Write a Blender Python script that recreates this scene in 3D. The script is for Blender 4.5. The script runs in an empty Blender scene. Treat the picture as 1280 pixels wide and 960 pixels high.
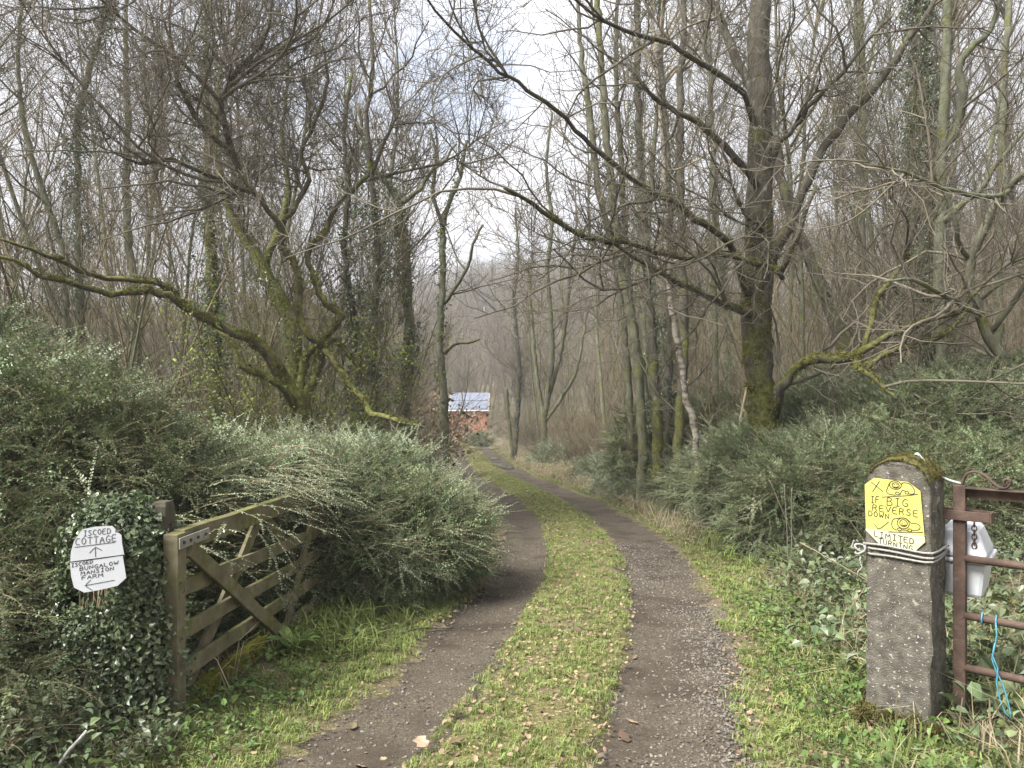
import bpy, math, random
import numpy as np
from mathutils import Vector, Matrix
random.seed(5)
RNG = np.random.default_rng(11)
SC = bpy.context.scene
COL = SC.collection
EYE = 1.55
HAZE = 0.0012
FPX = 960.0          # focal length of the photograph in its own 1280 px frame

# ------------------------------------------------------------------ camera, sky, sun, exposure
cam_d = bpy.data.cameras.new("camera")
cam = bpy.data.objects.new("camera", cam_d)
COL.objects.link(cam)
cam.location = (0, 0, EYE)
cam.rotation_euler = (math.radians(90), 0, 0)
cam_d.sensor_width = 36
cam_d.lens = 27.0
cam_d.clip_start = 0.05
cam_d.clip_end = 3000
SC.camera = cam

SUN_EL, SUN_AZ = 50, -125          # degrees; azimuth from straight ahead, negative is left
world = bpy.data.worlds.new("World")
SC.world = world
world.use_nodes = True
wn, wl = world.node_tree.nodes, world.node_tree.links
wn.clear()
w_out = wn.new("ShaderNodeOutputWorld")
w_bg = wn.new("ShaderNodeBackground")
w_bg.inputs["Strength"].default_value = 0.1
w_sky = wn.new("ShaderNodeTexSky")
w_sky.sky_type = 'NISHITA'
w_sky.sun_disc = False
w_sky.sun_elevation = math.radians(SUN_EL)
w_sky.sun_rotation = math.radians(SUN_AZ)
w_tc = wn.new("ShaderNodeTexCoord")
w_map = wn.new("ShaderNodeMapping")
w_map.inputs["Scale"].default_value = (1.0, 1.0, 2.4)
w_map.inputs["Location"].default_value = (0.35, 0.2, 0.1)
w_noise = wn.new("ShaderNodeTexNoise")
w_noise.inputs["Scale"].default_value = 2.6
w_noise.inputs["Detail"].default_value = 6
w_noise.inputs["Roughness"].default_value = 0.55
w_ramp = wn.new("ShaderNodeValToRGB")      # how thick the cloud is
w_ramp.color_ramp.elements[0].position = 0.30
w_ramp.color_ramp.elements[0].color = (0.55, 0.55, 0.55, 1)
w_ramp.color_ramp.elements[1].position = 0.40
w_ramp.color_ramp.elements[1].color = (1, 1, 1, 1)
w_n2 = wn.new("ShaderNodeTexNoise")
w_n2.inputs["Scale"].default_value = 3.7
w_n2.inputs["Detail"].default_value = 5
w_cloud = wn.new("ShaderNodeValToRGB")     # cloud colour, grey to bright
w_cloud.color_ramp.elements[0].position = 0.3
w_cloud.color_ramp.elements[0].color = (0.80, 0.825, 0.91, 1)
w_cloud.color_ramp.elements[1].position = 0.72
w_cloud.color_ramp.elements[1].color = (0.94, 0.95, 1.0, 1)
w_sep = wn.new("ShaderNodeSeparateXYZ")
w_el = wn.new("ShaderNodeMapRange")        # an overcast sky is brighter overhead than near the horizon
w_el.inputs["From Min"].default_value = 0.0
w_el.inputs["From Max"].default_value = 1.0
w_el.inputs["To Min"].default_value = 2.75
w_el.inputs["To Max"].default_value = 8.25
w_dot = wn.new("ShaderNodeVectorMath"); w_dot.operation = 'DOT_PRODUCT'
w_dot.inputs[1].default_value = Vector((-0.03, 1.0, 0.33)).normalized()
w_glow = wn.new("ShaderNodeMapRange")      # thinner bright cloud over the gap in the trees
w_glow.interpolation_type = 'SMOOTHSTEP'
w_glow.inputs["From Min"].default_value = 0.965
w_glow.inputs["From Max"].default_value = 1.0
w_glow.inputs["To Min"].default_value = 1.0
w_glow.inputs["To Max"].default_value = 1.25
w_mul = wn.new("ShaderNodeMath"); w_mul.operation = 'MULTIPLY'
w_sc = wn.new("ShaderNodeVectorMath"); w_sc.operation = 'SCALE'
w_mix = wn.new("ShaderNodeMix"); w_mix.data_type = 'RGBA'
L = wl.new
L(w_tc.outputs["Generated"], w_map.inputs["Vector"])
L(w_map.outputs[0], w_noise.inputs["Vector"]); L(w_noise.outputs["Fac"], w_ramp.inputs[0])
L(w_map.outputs[0], w_n2.inputs["Vector"]); L(w_n2.outputs["Fac"], w_cloud.inputs[0])
L(w_tc.outputs["Generated"], w_sep.inputs[0]); L(w_sep.outputs["Z"], w_el.inputs["Value"])
L(w_tc.outputs["Generated"], w_dot.inputs[0]); L(w_dot.outputs["Value"], w_glow.inputs["Value"])
L(w_el.outputs[0], w_mul.inputs[0]); L(w_glow.outputs[0], w_mul.inputs[1])
L(w_cloud.outputs[0], w_sc.inputs[0]); L(w_mul.outputs[0], w_sc.inputs["Scale"])
w_d2 = wn.new("ShaderNodeVectorMath"); w_d2.operation = 'DOT_PRODUCT'     # a ragged opening in the cloud with blue behind
w_d2.inputs[1].default_value = Vector((-0.075, 1.0, 0.40)).normalized()
w_gap = wn.new("ShaderNodeMapRange"); w_gap.interpolation_type = 'SMOOTHSTEP'
w_gap.inputs["From Min"].default_value = 0.9935; w_gap.inputs["From Max"].default_value = 1.0
w_gn = wn.new("ShaderNodeMapRange"); w_gn.inputs["From Min"].default_value = 0.35; w_gn.inputs["From Max"].default_value = 0.6
w_gn.inputs["To Min"].default_value = 0.25; w_gn.inputs["To Max"].default_value = 0.6
w_gm = wn.new("ShaderNodeMath"); w_gm.operation = 'MULTIPLY'
w_sub = wn.new("ShaderNodeMath"); w_sub.operation = 'SUBTRACT'; w_sub.use_clamp = True
L(w_tc.outputs["Generated"], w_d2.inputs[0]); L(w_d2.outputs["Value"], w_gap.inputs["Value"]); L(w_n2.outputs["Fac"], w_gn.inputs["Value"])
L(w_gap.outputs[0], w_gm.inputs[0]); L(w_gn.outputs[0], w_gm.inputs[1])
L(w_ramp.outputs[0], w_sub.inputs[0]); L(w_gm.outputs[0], w_sub.inputs[1])
L(w_sub.outputs[0], w_mix.inputs["Factor"]); L(w_sky.outputs[0], w_mix.inputs["A"]); L(w_sc.outputs[0], w_mix.inputs["B"])
L(w_mix.outputs["Result"], w_bg.inputs["Color"]); L(w_bg.outputs[0], w_out.inputs["Surface"])

sun_d = bpy.data.lights.new("sun", 'SUN')
sun_d.energy = 5.0
sun_d.angle = math.radians(26)
sun_d.color = (1.0, 0.98, 0.95)
sun = bpy.data.objects.new("sun", sun_d)
COL.objects.link(sun)
_e, _a = math.radians(SUN_EL), math.radians(SUN_AZ)
_sd = Vector((math.sin(_a) * math.cos(_e), math.cos(_a) * math.cos(_e), math.sin(_e)))
sun.rotation_euler = _sd.to_track_quat('Z', 'Y').to_euler()

SC.view_settings.view_transform = 'Standard'
SC.view_settings.look = 'None'
SC.view_settings.exposure = 1.3
SC.view_settings.gamma = 1
SC.cycles.max_bounces = 5
SC.cycles.diffuse_bounces = 3
SC.cycles.glossy_bounces = 2
SC.cycles.transmission_bounces = 3
SC.cycles.volume_bounces = 1
SC.cycles.use_adaptive_sampling = True
SC.cycles.adaptive_threshold = 0.02

# ------------------------------------------------------------------ small helpers
def P(px, py, d):
    """point of the place seen at photo pixel (px, py) when it stands d metres ahead"""
    return np.array([(px - 640) / FPX * d, d, EYE - (py - 480) / FPX * d])

def nrm(v):
    return v / np.maximum(np.linalg.norm(v, axis=-1, keepdims=True), 1e-9)

def tag(o, label=None, cat=None, group=None, kind=None):
    if label: o["label"] = label
    if cat: o["category"] = cat
    if group: o["group"] = group
    if kind: o["kind"] = kind
    return o

def empty(name, loc, label, cat, group=None, rz=0.0):
    o = bpy.data.objects.new(name, None)
    COL.objects.link(o)
    o.location = tuple(float(c) for c in loc)
    o.rotation_euler = (0, 0, rz)
    o.empty_display_size = 0.2
    return tag(o, label, cat, group)

def mesh_np(name, V, faces, mats, smooth=True, fmat=None):
    """mesh from a vertex array and a list of face index arrays (one array per face size)"""
    me = bpy.data.meshes.new(name)
    V = np.asarray(V, dtype=np.float32).reshape(-1, 3)
    faces = [np.asarray(f, dtype=np.int32) for f in faces if len(f)]
    loops = np.concatenate([f.ravel() for f in faces])
    sizes = np.concatenate([np.full(len(f), f.shape[1], dtype=np.int32) for f in faces])
    starts = np.concatenate([[0], np.cumsum(sizes)[:-1]]).astype(np.int32)
    me.vertices.add(len(V)); me.vertices.foreach_set("co", V.ravel())
    me.loops.add(len(loops)); me.loops.foreach_set("vertex_index", loops)
    me.polygons.add(len(sizes)); me.polygons.foreach_set("loop_start", starts)
    try:
        me.polygons.foreach_set("loop_total", sizes)
    except Exception:
        pass
    for m in (mats if isinstance(mats, (list, tuple)) else [mats]):
        me.materials.append(m)
    if fmat is not None:
        me.polygons.foreach_set("material_index", np.asarray(fmat, dtype=np.int32))
    me.polygons.foreach_set("use_smooth", np.full(len(sizes), smooth, dtype=bool))
    me.update(calc_edges=True)
    return me

def link(name, me, parent=None, loc=None):
    o = bpy.data.objects.new(name, me)
    COL.objects.link(o)
    if parent is not None: o.parent = parent
    if loc is not None: o.location = tuple(float(c) for c in loc)
    return o

class MB:
    """collects faces for one mesh"""
    def __init__(self): self.V = []; self.F = {}; self.n = 0
    def add(self, V, faces):
        V = np.asarray(V, dtype=float).reshape(-1, 3)
        for f in faces:
            f = np.asarray(f, dtype=np.int64)
            if f.ndim == 1: f = f[None]
            if len(f): self.F.setdefault(f.shape[1], []).append(f + self.n)
        self.V.append(V); self.n += len(V)
        return self
    def box(self, c, size, M=None, jit=0.0):
        s = np.array([[x, y, z] for x in (-.5, .5) for y in (-.5, .5) for z in (-.5, .5)]) * np.array(size)
        if jit: s = s + RNG.normal(0, jit, s.shape)
        if M is not None: s = s @ np.asarray(M).T
        return self.add(s + np.asarray(c), [[[0, 1, 3, 2], [4, 6, 7, 5], [0, 4, 5, 1], [2, 3, 7, 6], [0, 2, 6, 4], [1, 5, 7, 3]]])
    def tube(self, pts, r, k=8, cap=True):
        pts = np.asarray(pts, dtype=float); r = np.broadcast_to(np.asarray(r, dtype=float), (len(pts),))
        V, F = tube_batch(pts[None], r[None], k)
        fs = [F]
        if cap:
            fs += [np.arange(k)[::-1][None], (np.arange(k) + (len(pts) - 1) * k)[None]]
        return self.add(V, fs)
    def mesh(self, name, mats, smooth=False):
        return mesh_np(name, np.concatenate(self.V), [np.concatenate(f) for f in self.F.values()], mats, smooth)
    def build(self, name, mats, parent=None, smooth=False, loc=None, bevel=0.0):
        o = link(name, self.mesh(name, mats, smooth), parent, loc)
        if bevel:
            b = o.modifiers.new("bevel", 'BEVEL'); b.width = bevel; b.segments = 2; b.limit_method = 'ANGLE'
        return o

def tube_batch(pts, rad, k):
    """pts (m,n,3), rad (m,n) -> vertices and quad faces of m tubes"""
    m, n, _ = pts.shape
    T = np.empty_like(pts)
    T[:, 1:-1] = pts[:, 2:] - pts[:, :-2] if n > 2 else 0
    T[:, 0] = pts[:, 1] - pts[:, 0]; T[:, -1] = pts[:, -1] - pts[:, -2]
    T = nrm(T)
    mean = nrm(pts[:, -1] - pts[:, 0])
    ref = np.where(np.abs(mean[:, 2:3]) > 0.8, np.array([[1.0, 0.13, 0]]), np.array([[0, 0.11, 1.0]]))[:, None, :]
    A = nrm(np.cross(T, np.broadcast_to(ref, T.shape)))
    B = np.cross(T, A)
    ang = np.arange(k) * 2 * np.pi / k
    V = pts[:, :, None, :] + rad[:, :, None, None] * (np.cos(ang)[None, None, :, None] * A[:, :, None, :] + np.sin(ang)[None, None, :, None] * B[:, :, None, :])
    base = (np.arange(m)[:, None, None] * n + np.arange(n - 1)[None, :, None]) * k
    j = np.arange(k)[None, None, :]; j2 = (j + 1) % k
    F = np.stack([base + j, base + j2, base + k + j2, base + k + j], axis=-1).reshape(-1, 4)
    return V.reshape(-1, 3), F

# ------------------------------------------------------------------ materials
def mat(name, cols, scale=8, detail=6, rough=0.8, bump=0.0, bump_scale=None, stretch=(1, 1, 1), coord="Object",
        rnd=0.0, spec=0.3, spots=None, moss=None, lo=0.3, hi=0.7, metal=0.0, translucent=0.0, attr=None):
    """procedural material: noise through a colour ramp; options: per-object variation, spots (second noise), moss on upward faces"""
    m = bpy.data.materials.new(name); m.use_nodes = True
    N, K = m.node_tree.nodes, m.node_tree.links.new
    b = N["Principled BSDF"]
    b.inputs["Roughness"].default_value = rough
    b.inputs["Specular IOR Level"].default_value = spec
    b.inputs["Metallic"].default_value = metal
    tc = N.new("ShaderNodeTexCoord"); mp = N.new("ShaderNodeMapping"); mp.inputs["Scale"].default_value = stretch
    K(tc.outputs[coord], mp.inputs[0])
    nz = N.new("ShaderNodeTexNoise"); nz.inputs["Scale"].default_value = scale; nz.inputs["Detail"].default_value = detail
    nz.inputs["Roughness"].default_value = 0.62
    K(mp.outputs[0], nz.inputs["Vector"])
    rp = N.new("ShaderNodeValToRGB")
    while len(rp.color_ramp.elements) < len(cols): rp.color_ramp.elements.new(0.5)
    for i, c in enumerate(cols):
        rp.color_ramp.elements[i].position = lo + (hi - lo) * i / max(1, len(cols) - 1)
        rp.color_ramp.elements[i].color = (*c, 1)
    K(nz.outputs["Fac"], rp.inputs[0])
    out = rp.outputs[0]
    def mix(fac, a, bcol):
        x = N.new("ShaderNodeMix"); x.data_type = 'RGBA'
        K(fac, x.inputs["Factor"]); K(a, x.inputs["A"])
        if isinstance(bcol, tuple): x.inputs["B"].default_value = (*bcol, 1)
        else: K(bcol, x.inputs["B"])
        return x.outputs["Result"]
    if spots:
        for (scol, ssc, th, wd) in spots:
            n2 = N.new("ShaderNodeTexNoise"); n2.inputs["Scale"].default_value = ssc; n2.inputs["Detail"].default_value = 3
            K(tc.outputs[coord], n2.inputs["Vector"])
            r2 = N.new("ShaderNodeMapRange"); r2.inputs["From Min"].default_value = th; r2.inputs["From Max"].default_value = th + wd
            K(n2.outputs["Fac"], r2.inputs["Value"])
            out = mix(r2.outputs[0], out, scol)
    if moss:
        mcol, mamt, upb, hfade = (tuple(moss) + (0.0,))[:4]      # hfade: less moss the higher up the stem
        ge = N.new("ShaderNodeNewGeometry"); sp = N.new("ShaderNodeSeparateXYZ"); K(ge.outputs["Normal"], sp.inputs[0])
        n3 = N.new("ShaderNodeTexNoise"); n3.inputs["Scale"].default_value = 3.1; n3.inputs["Detail"].default_value = 5
        K(tc.outputs[coord], n3.inputs["Vector"])
        a1 = N.new("ShaderNodeMath"); a1.operation = 'MULTIPLY_ADD'; a1.inputs[1].default_value = upb
        K(sp.outputs["Z"], a1.inputs[0]); K(n3.outputs["Fac"], a1.inputs[2])
        if hfade:
            sz = N.new("ShaderNodeSeparateXYZ"); K(tc.outputs["Object"], sz.inputs[0])
            a2 = N.new("ShaderNodeMath"); a2.operation = 'MULTIPLY_ADD'; a2.inputs[1].default_value = -hfade
            K(sz.outputs["Z"], a2.inputs[0]); K(a1.outputs[0], a2.inputs[2]); a1 = a2
        r3 = N.new("ShaderNodeMapRange"); r3.inputs["From Min"].default_value = 1 - mamt; r3.inputs["From Max"].default_value = 1 - mamt + 0.16
        K(a1.outputs[0], r3.inputs["Value"])
        n4 = N.new("ShaderNodeTexNoise"); n4.inputs["Scale"].default_value = 22; K(tc.outputs[coord], n4.inputs["Vector"])
        rm = N.new("ShaderNodeValToRGB")
        rm.color_ramp.elements[0].position = 0.35; rm.color_ramp.elements[0].color = (*[c * 0.6 for c in mcol], 1)
        rm.color_ramp.elements[1].position = 0.65; rm.color_ramp.elements[1].color = (*[c * 1.3 for c in mcol], 1)
        K(n4.outputs["Fac"], rm.inputs[0])
        out = mix(r3.outputs[0], out, rm.outputs[0])
    if attr:                      # a second ramp where the attribute is 1
        an = N.new("ShaderNodeAttribute"); an.attribute_name = attr[0]
        r5 = N.new("ShaderNodeValToRGB")
        r5.color_ramp.elements[0].position = lo; r5.color_ramp.elements[0].color = (*attr[1], 1)
        r5.color_ramp.elements[1].position = hi; r5.color_ramp.elements[1].color = (*attr[2], 1)
        n5 = N.new("ShaderNodeTexNoise"); n5.inputs["Scale"].default_value = attr[3]; n5.inputs["Detail"].default_value = 7
        K(tc.outputs[coord], n5.inputs["Vector"]); K(n5.outputs["Fac"], r5.inputs[0])
        ad = N.new("ShaderNodeMath"); ad.operation = 'MULTIPLY_ADD'; ad.inputs[1].default_value = 0.9
        n6 = N.new("ShaderNodeTexNoise"); n6.inputs["Scale"].default_value = 5; n6.inputs["Detail"].default_value = 6; K(tc.outputs[coord], n6.inputs["Vector"])
        K(n6.outputs["Fac"], ad.inputs[0]); K(an.outputs["Fac"], ad.inputs[2])
        r6 = N.new("ShaderNodeMapRange"); r6.inputs["From Min"].default_value = 0.8; r6.inputs["From Max"].default_value = 1.1
        K(ad.outputs[0], r6.inputs["Value"])
        out = mix(r6.outputs[0], out, r5.outputs[0])
    if rnd:
        oi = N.new("ShaderNodeObjectInfo"); hs = N.new("ShaderNodeHueSaturation")
        mr = N.new("ShaderNodeMapRange"); mr.inputs["To Min"].default_value = 1 - rnd; mr.inputs["To Max"].default_value = 1 + rnd
        K(oi.outputs["Random"], mr.inputs["Value"]); K(mr.outputs[0], hs.inputs["Value"])
        mh = N.new("ShaderNodeMapRange"); mh.inputs["To Min"].default_value = 0.5 - rnd * 0.05; mh.inputs["To Max"].default_value = 0.5 + rnd * 0.04
        ml = N.new("ShaderNodeMath"); ml.operation = 'MULTIPLY'; ml.inputs[1].default_value = 7.13
        fr = N.new("ShaderNodeMath"); fr.operation = 'FRACT'
        K(oi.outputs["Random"], ml.inputs[0]); K(ml.outputs[0], fr.inputs[0]); K(fr.outputs[0], mh.inputs["Value"]); K(mh.outputs[0], hs.inputs["Hue"])
        K(out, hs.inputs["Color"]); out = hs.outputs[0]
    K(out, b.inputs["Base Color"])
    if bump:
        nb = N.new("ShaderNodeTexNoise"); nb.inputs["Scale"].default_value = bump_scale or scale * 3; nb.inputs["Detail"].default_value = 6
        K(mp.outputs[0], nb.inputs["Vector"])
        bp = N.new("ShaderNodeBump"); bp.inputs["Strength"].default_value = bump; bp.inputs["Distance"].default_value = 0.02
        K(nb.outputs["Fac"], bp.inputs["Height"]); K(bp.outputs[0], b.inputs["Normal"])
    if translucent:
        tr = N.new("ShaderNodeBsdfTranslucent"); mx = N.new("ShaderNodeMixShader"); mx.inputs[0].default_value = translucent
        K(out, tr.inputs["Color"])
        K(b.outputs[0], mx.inputs[1]); K(tr.outputs[0], mx.inputs[2])
        K(mx.outputs[0], N["Material Output"].inputs["Surface"])
    return m

MOSS = (0.098, 0.102, 0.026)
M = {}
M['bark'] = mat("bark", [(.035, .031, .026), (.085, .076, .064), (.14, .13, .115)], 14, rough=.9, bump=.6, stretch=(1, 1, .35), spots=[((.19, .2, .175), 9, .66, .05)], moss=((.095, .1, .02), .50, .10))
M['mossy_bark'] = mat("mossy_bark", [(.035, .031, .022), (.07, .062, .045), (.11, .10, .078)], 14, rough=.95, bump=.7, stretch=(1, 1, .4), spots=[((.2, .21, .18), 8, .66, .05)], moss=(MOSS, .68, .22, .055))
M['willow_bark'] = mat("willow_bark", [(.035, .030, .021), (.075, .062, .042), (.12, .10, .07)], 14, rough=.95, bump=.7, stretch=(1, 1, .4), moss=((.13, .13, .036), .78, .30, .06))
M['full_moss'] = mat("full_moss", [(.06, .057, .025), (.085, .08, .028), (.12, .115, .045)], 12, rough=1, bump=.7, moss=(MOSS, .75, .2))
M['twig'] = mat("twig", [(.062, .054, .038), (.142, .124, .09)], 3, rough=.85, rnd=.25)
M['brown_twig'] = mat("brown_twig", [(.105, .083, .048), (.225, .182, .108)], 3, rough=.9, rnd=.3)
M['far_twig'] = mat("far_twig", [(.085, .07, .046), (.165, .137, .09)], .5, rough=.9, rnd=.35)
M['green_twig'] = mat("green_twig", [(.06, .055, .03), (.125, .12, .06)], 2.5, rough=.9, rnd=.25)
M['pale_twig'] = mat("pale_twig", [(.11, .092, .066), (.21, .185, .14)], 3, rough=.9)
M['birch'] = mat("birch", [(.055, .043, .032), (.15, .13, .10), (.25, .225, .185)], 5, rough=.8, bump=.3, stretch=(1, 1, 3.2), lo=.36, hi=.58, spots=[((.05, .04, .035), 6, .62, .03)])
M['pole_bark'] = mat("pole_bark", [(.052, .052, .034), (.105, .106, .068), (.155, .158, .11)], 9, rough=.95, bump=.5, stretch=(1, 1, .4), rnd=.25, moss=((.10, .105, .03), .50, .05))
M['shrub_leaf'] = mat("shrub_leaf", [(.11, .168, .066), (.215, .29, .14)], 2.2, rough=.42, spec=.55, rnd=.35, translucent=.12)
M['shrub_leaf_dark'] = mat("shrub_leaf_dark", [(.064, .098, .036), (.135, .178, .072)], 2.2, rough=.45, spec=.5, rnd=.35, translucent=.12)
M['shrub_leaf_pale'] = mat("shrub_leaf_pale", [(.16, .21, .115), (.28, .335, .205)], 2.2, rough=.45, spec=.55, rnd=.3, translucent=.12)
M['ivy_leaf'] = mat("ivy_leaf", [(.055, .08, .034), (.125, .155, .078)], 3, rough=.34, spec=.55, rnd=.4, translucent=.08)
M['yellow_leaf'] = mat("yellow_leaf", [(.12, .15, .03), (.22, .25, .055)], 3, rough=.5, rnd=.3, translucent=.2)
M['bramble_leaf'] = mat("bramble_leaf", [(.07, .098, .045), (.135, .165, .08)], 4, rough=.42, spec=.45, rnd=.45, translucent=.12)
M['herb_leaf'] = mat("herb_leaf", [(.07, .12, .03), (.14, .2, .055)], 4, rough=.5, rnd=.35, translucent=.2)
M['grass'] = mat("grass", [(.132, .178, .045), (.255, .290, .092)], 2, rough=.6, rnd=.4, translucent=.2)
M['straw'] = mat("straw", [(.2, .165, .095), (.36, .31, .2)], 3, rough=.8, rnd=.3, translucent=.1)
M['dead_leaf'] = mat("dead_leaf", [(.10, .064, .036), (.20, .145, .085), (.33, .265, .175)], 5, rough=.7, rnd=.55)
M['rust'] = mat("rust", [(.035, .024, .019), (.078, .049, .036), (.12, .08, .058)], 11, rough=.75, bump=.25, spots=[((.05, .035, .032), 5, .58, .12)])
M['rope'] = mat("rope", [(.24, .23, .20), (.36, .35, .315)], 60, rough=.9, bump=.5)
M['white_cord'] = mat("white_cord", [(.38, .42, .40), (.52, .55, .53)], 60, rough=.8)
M['blue_twine'] = mat("blue_twine", [(.04, .16, .22), (.10, .30, .37)], 60, rough=.7)
M['white_plastic'] = mat("white_plastic", [(.52, .53, .56), (.60, .61, .64)], 6, rough=.35, spec=.5, spots=[((.5, .52, .5), 4, .62, .15)])
M['paper'] = mat("paper", [(.44, .45, .47), (.51, .52, .54)], 5, rough=.3, spec=.5)
M['yellow_paper'] = mat("yellow_paper", [(.46, .41, .085), (.55, .49, .14)], 9, rough=.3, spec=.5)
M['faded_paper'] = mat("faded_paper", [(.46, .44, .25), (.53, .51, .36)], 9, rough=.3, spec=.5)
M['ink'] = mat("ink", [(.012, .012, .016), (.03, .03, .035)], 20, rough=.6)
M['grey_ink'] = mat("grey_ink", [(.06, .06, .07), (.11, .11, .12)], 20, rough=.6)
M['galvanised'] = mat("galvanised", [(.22, .215, .19), (.34, .33, .30)], 16, rough=.5, metal=.4, spots=[((.12, .11, .07), 10, .58, .1)])
M['gate_wood'] = mat("gate_wood", [(.066, .056, .032), (.13, .112, .066), (.20, .175, .108)], 4, rough=.85, bump=.4, stretch=(1.2, 1.2, 1.2), spots=[((.09, .095, .03), 5, .56, .1)], moss=((.11, .11, .03), .45, .15))
M['dark_wood'] = mat("dark_wood", [(.04, .035, .024), (.085, .076, .052)], 6, rough=.9, bump=.4, stretch=(3, 3, .4))
M['concrete'] = mat("concrete", [(.055, .049, .038), (.102, .092, .073), (.165, .15, .12)], 16, rough=.95, bump=.45, bump_scale=120, spots=[((.32, .30, .26), 60, .63, .025), ((.27, .26, .20), 11, .66, .05), ((.20, .19, .12), 6, .66, .06), ((.06, .062, .04), 4.5, .58, .15)])
M['moss'] = mat("moss", [(.035, .036, .010), (.085, .078, .018), (.13, .10, .025)], 26, rough=1, bump=.8, spots=[((.19, .085, .02), 6, .56, .1)])
M['limb_moss'] = mat("limb_moss", [(.085, .086, .022), (.165, .158, .04)], 6, rough=1, rnd=.4)
M['gate_moss'] = mat("gate_moss", [(.09, .10, .015), (.17, .17, .022), (.24, .22, .035)], 30, rough=1, bump=.8)
M['ground'] = mat("ground", [(.05, .042, .024), (.11, .09, .05), (.18, .145, .09)], 14, 10, rough=1, bump=.7, bump_scale=50, spots=[((.07, .075, .03), 1.1, .52, .15)])
M['verge'] = mat("verge", [(.05, .048, .02), (.11, .10, .04), (.19, .155, .085)], 30, 10, rough=1, bump=1, bump_scale=80, spots=[((.13, .095, .06), 2.2, .5, .15), ((.33, .27, .18), 50, .62, .04)])
M['gravel'] = mat("gravel", [(.034, .026, .017), (.072, .057, .038), (.135, .113, .082)], 60, 12, rough=.95, bump=.6, bump_scale=170,
                  spots=[((.20, .18, .15), 95, .63, .03), ((.045, .034, .022), 2.3, .48, .2)])
M['strip'] = mat("strip", [(.055, .052, .02), (.125, .115, .036), (.20, .165, .085)], 34, 10, rough=1, bump=1, bump_scale=90, spots=[((.15, .11, .065), 3.2, .5, .15), ((.33, .26, .17), 55, .60, .04), ((.10, .13, .03), 22, .6, .06)])
M['stone'] = mat("stone", [(.075, .063, .048), (.20, .18, .152)], 9, rough=.9, rnd=.5)
M['pink_wall'] = mat("pink_wall", [(.42, .155, .10), (.50, .20, .135)], 2, rough=.9)
M['roof_panel'] = mat("roof_panel", [(.105, .118, .155), (.16, .178, .225)], 1.5, rough=.65, spec=.3)
M['white_paint'] = mat("white_paint", [(.7, .7, .68), (.8, .8, .78)], 5, rough=.6)
M['dark_glass'] = mat("dark_glass", [(.012, .013, .016), (.03, .032, .036)], 2, rough=.08, spec=.6)
M['water'] = mat("water", [(.05, .05, .048), (.07, .07, .068)], 2, rough=.03, spec=.6)
M['wire'] = mat("wire", [(.02, .02, .022), (.04, .04, .042)], 5, rough=.6)

# ------------------------------------------------------------------ the ground
TY = np.array([-6, -3, 0, 2, 3.53, 5.47, 7.0, 8.65, 10.4, 12.2, 14.5, 17.1, 21.5, 28.6, 40, 55, 75, 90])
TX = np.array([-3.4, -2.2, -.95, -.36, .02, .45, .70, .87, .92, .88, .68, .33, -.35, -1.15, -1.95, -3.3, -5.6, -7.3])
_ty = np.linspace(-6, 90, 500)
_tx = np.interp(_ty, TY, TX)
for _ in range(6): _tx[1:-1] = (_tx[:-2] + _tx[1:-1] * 2 + _tx[2:]) / 4

def track_x(y): return np.interp(y, _ty, _tx)
def smooth(a, b, x):
    t = np.clip((x - a) / (b - a), 0, 1); return t * t * (3 - 2 * t)
_ph = RNG.uniform(0, 6.28, (6, 2))
def wob(x, y, f):
    return sum(np.sin(x * f * (1 + .37 * i) + _ph[i, 0] + y * f * .6 * (i - 2)) * np.cos(y * f * (1.1 - .13 * i) + _ph[i, 1]) for i in range(4)) / 4
def ground_z(x, y):
    x = np.asarray(x, float); y = np.asarray(y, float)
    z = -0.05 * np.clip(y, -200, 86) - 0.0 * y
    s = x - track_x(np.clip(y, -6, 90))
    right = np.clip(s - 1.5, 0, 40); left = np.clip(-s - 1.5, 0, 40)
    near = smooth(120, 60, y)
    z = z + near * (0.10 * np.minimum(right, 14) + 0.05 * np.minimum(left, 12)) * smooth(3, 7, y)
    z = z - 0.035 * (np.exp(-((s + .77) / .3) ** 2) + np.exp(-((s - .73) / .3) ** 2)) * near
    z = z + 0.05 * wob(x, y, 1.1) * smooth(1.3, 2.6, np.abs(s)) + 0.25 * wob(x, y, .23) * smooth(3, 9, np.abs(s))
    R = np.hypot(x, y); az = np.degrees(np.arctan2(x, np.maximum(y, 1e-3)))
    h = np.interp(az, [-90, -40, -25, -12, -3, 4, 14, 30, 60, 90], [9, 10, 12, 17, 25, 29, 33, 34, 32, 30])
    z = z + np.where(y > 0, h * smooth(92, 210, R), 0)
    return z

def grid_axis(pieces):
    out = []
    for a, b, st in pieces: out += list(np.arange(a, b, st))
    return np.array(out + [pieces[-1][1]])
gx = grid_axis([(-420, -60, 24), (-60, -14, 3.0), (-14, -5, .6), (-5, 5, .2), (5, 14, .6), (14, 60, 3.0), (60, 420, 24)])
gy = grid_axis([(-60, -6, 6), (-6, 1, .6), (1, 14, .16), (14, 30, .5), (30, 100, 2.5), (100, 230, 6), (230, 600, 30)])
GX, GY = np.meshgrid(gx, gy)
GZ = ground_z(GX, GY)
nx, ny = len(gx), len(gy)
ii = (np.arange(ny - 1)[:, None] * nx + np.arange(nx - 1)[None]).ravel()
gme = mesh_np("ground", np.stack([GX, GY, GZ], -1), [np.stack([ii, ii + 1, ii + nx + 1, ii + nx], -1)], [M['ground'], M['verge']])
cxm = (GX[:-1, :-1] + GX[1:, 1:]) / 2; cym = (GY[:-1, :-1] + GY[1:, 1:]) / 2
sm = np.abs(cxm - track_x(np.clip(cym, -6, 90)) - .05)
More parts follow.
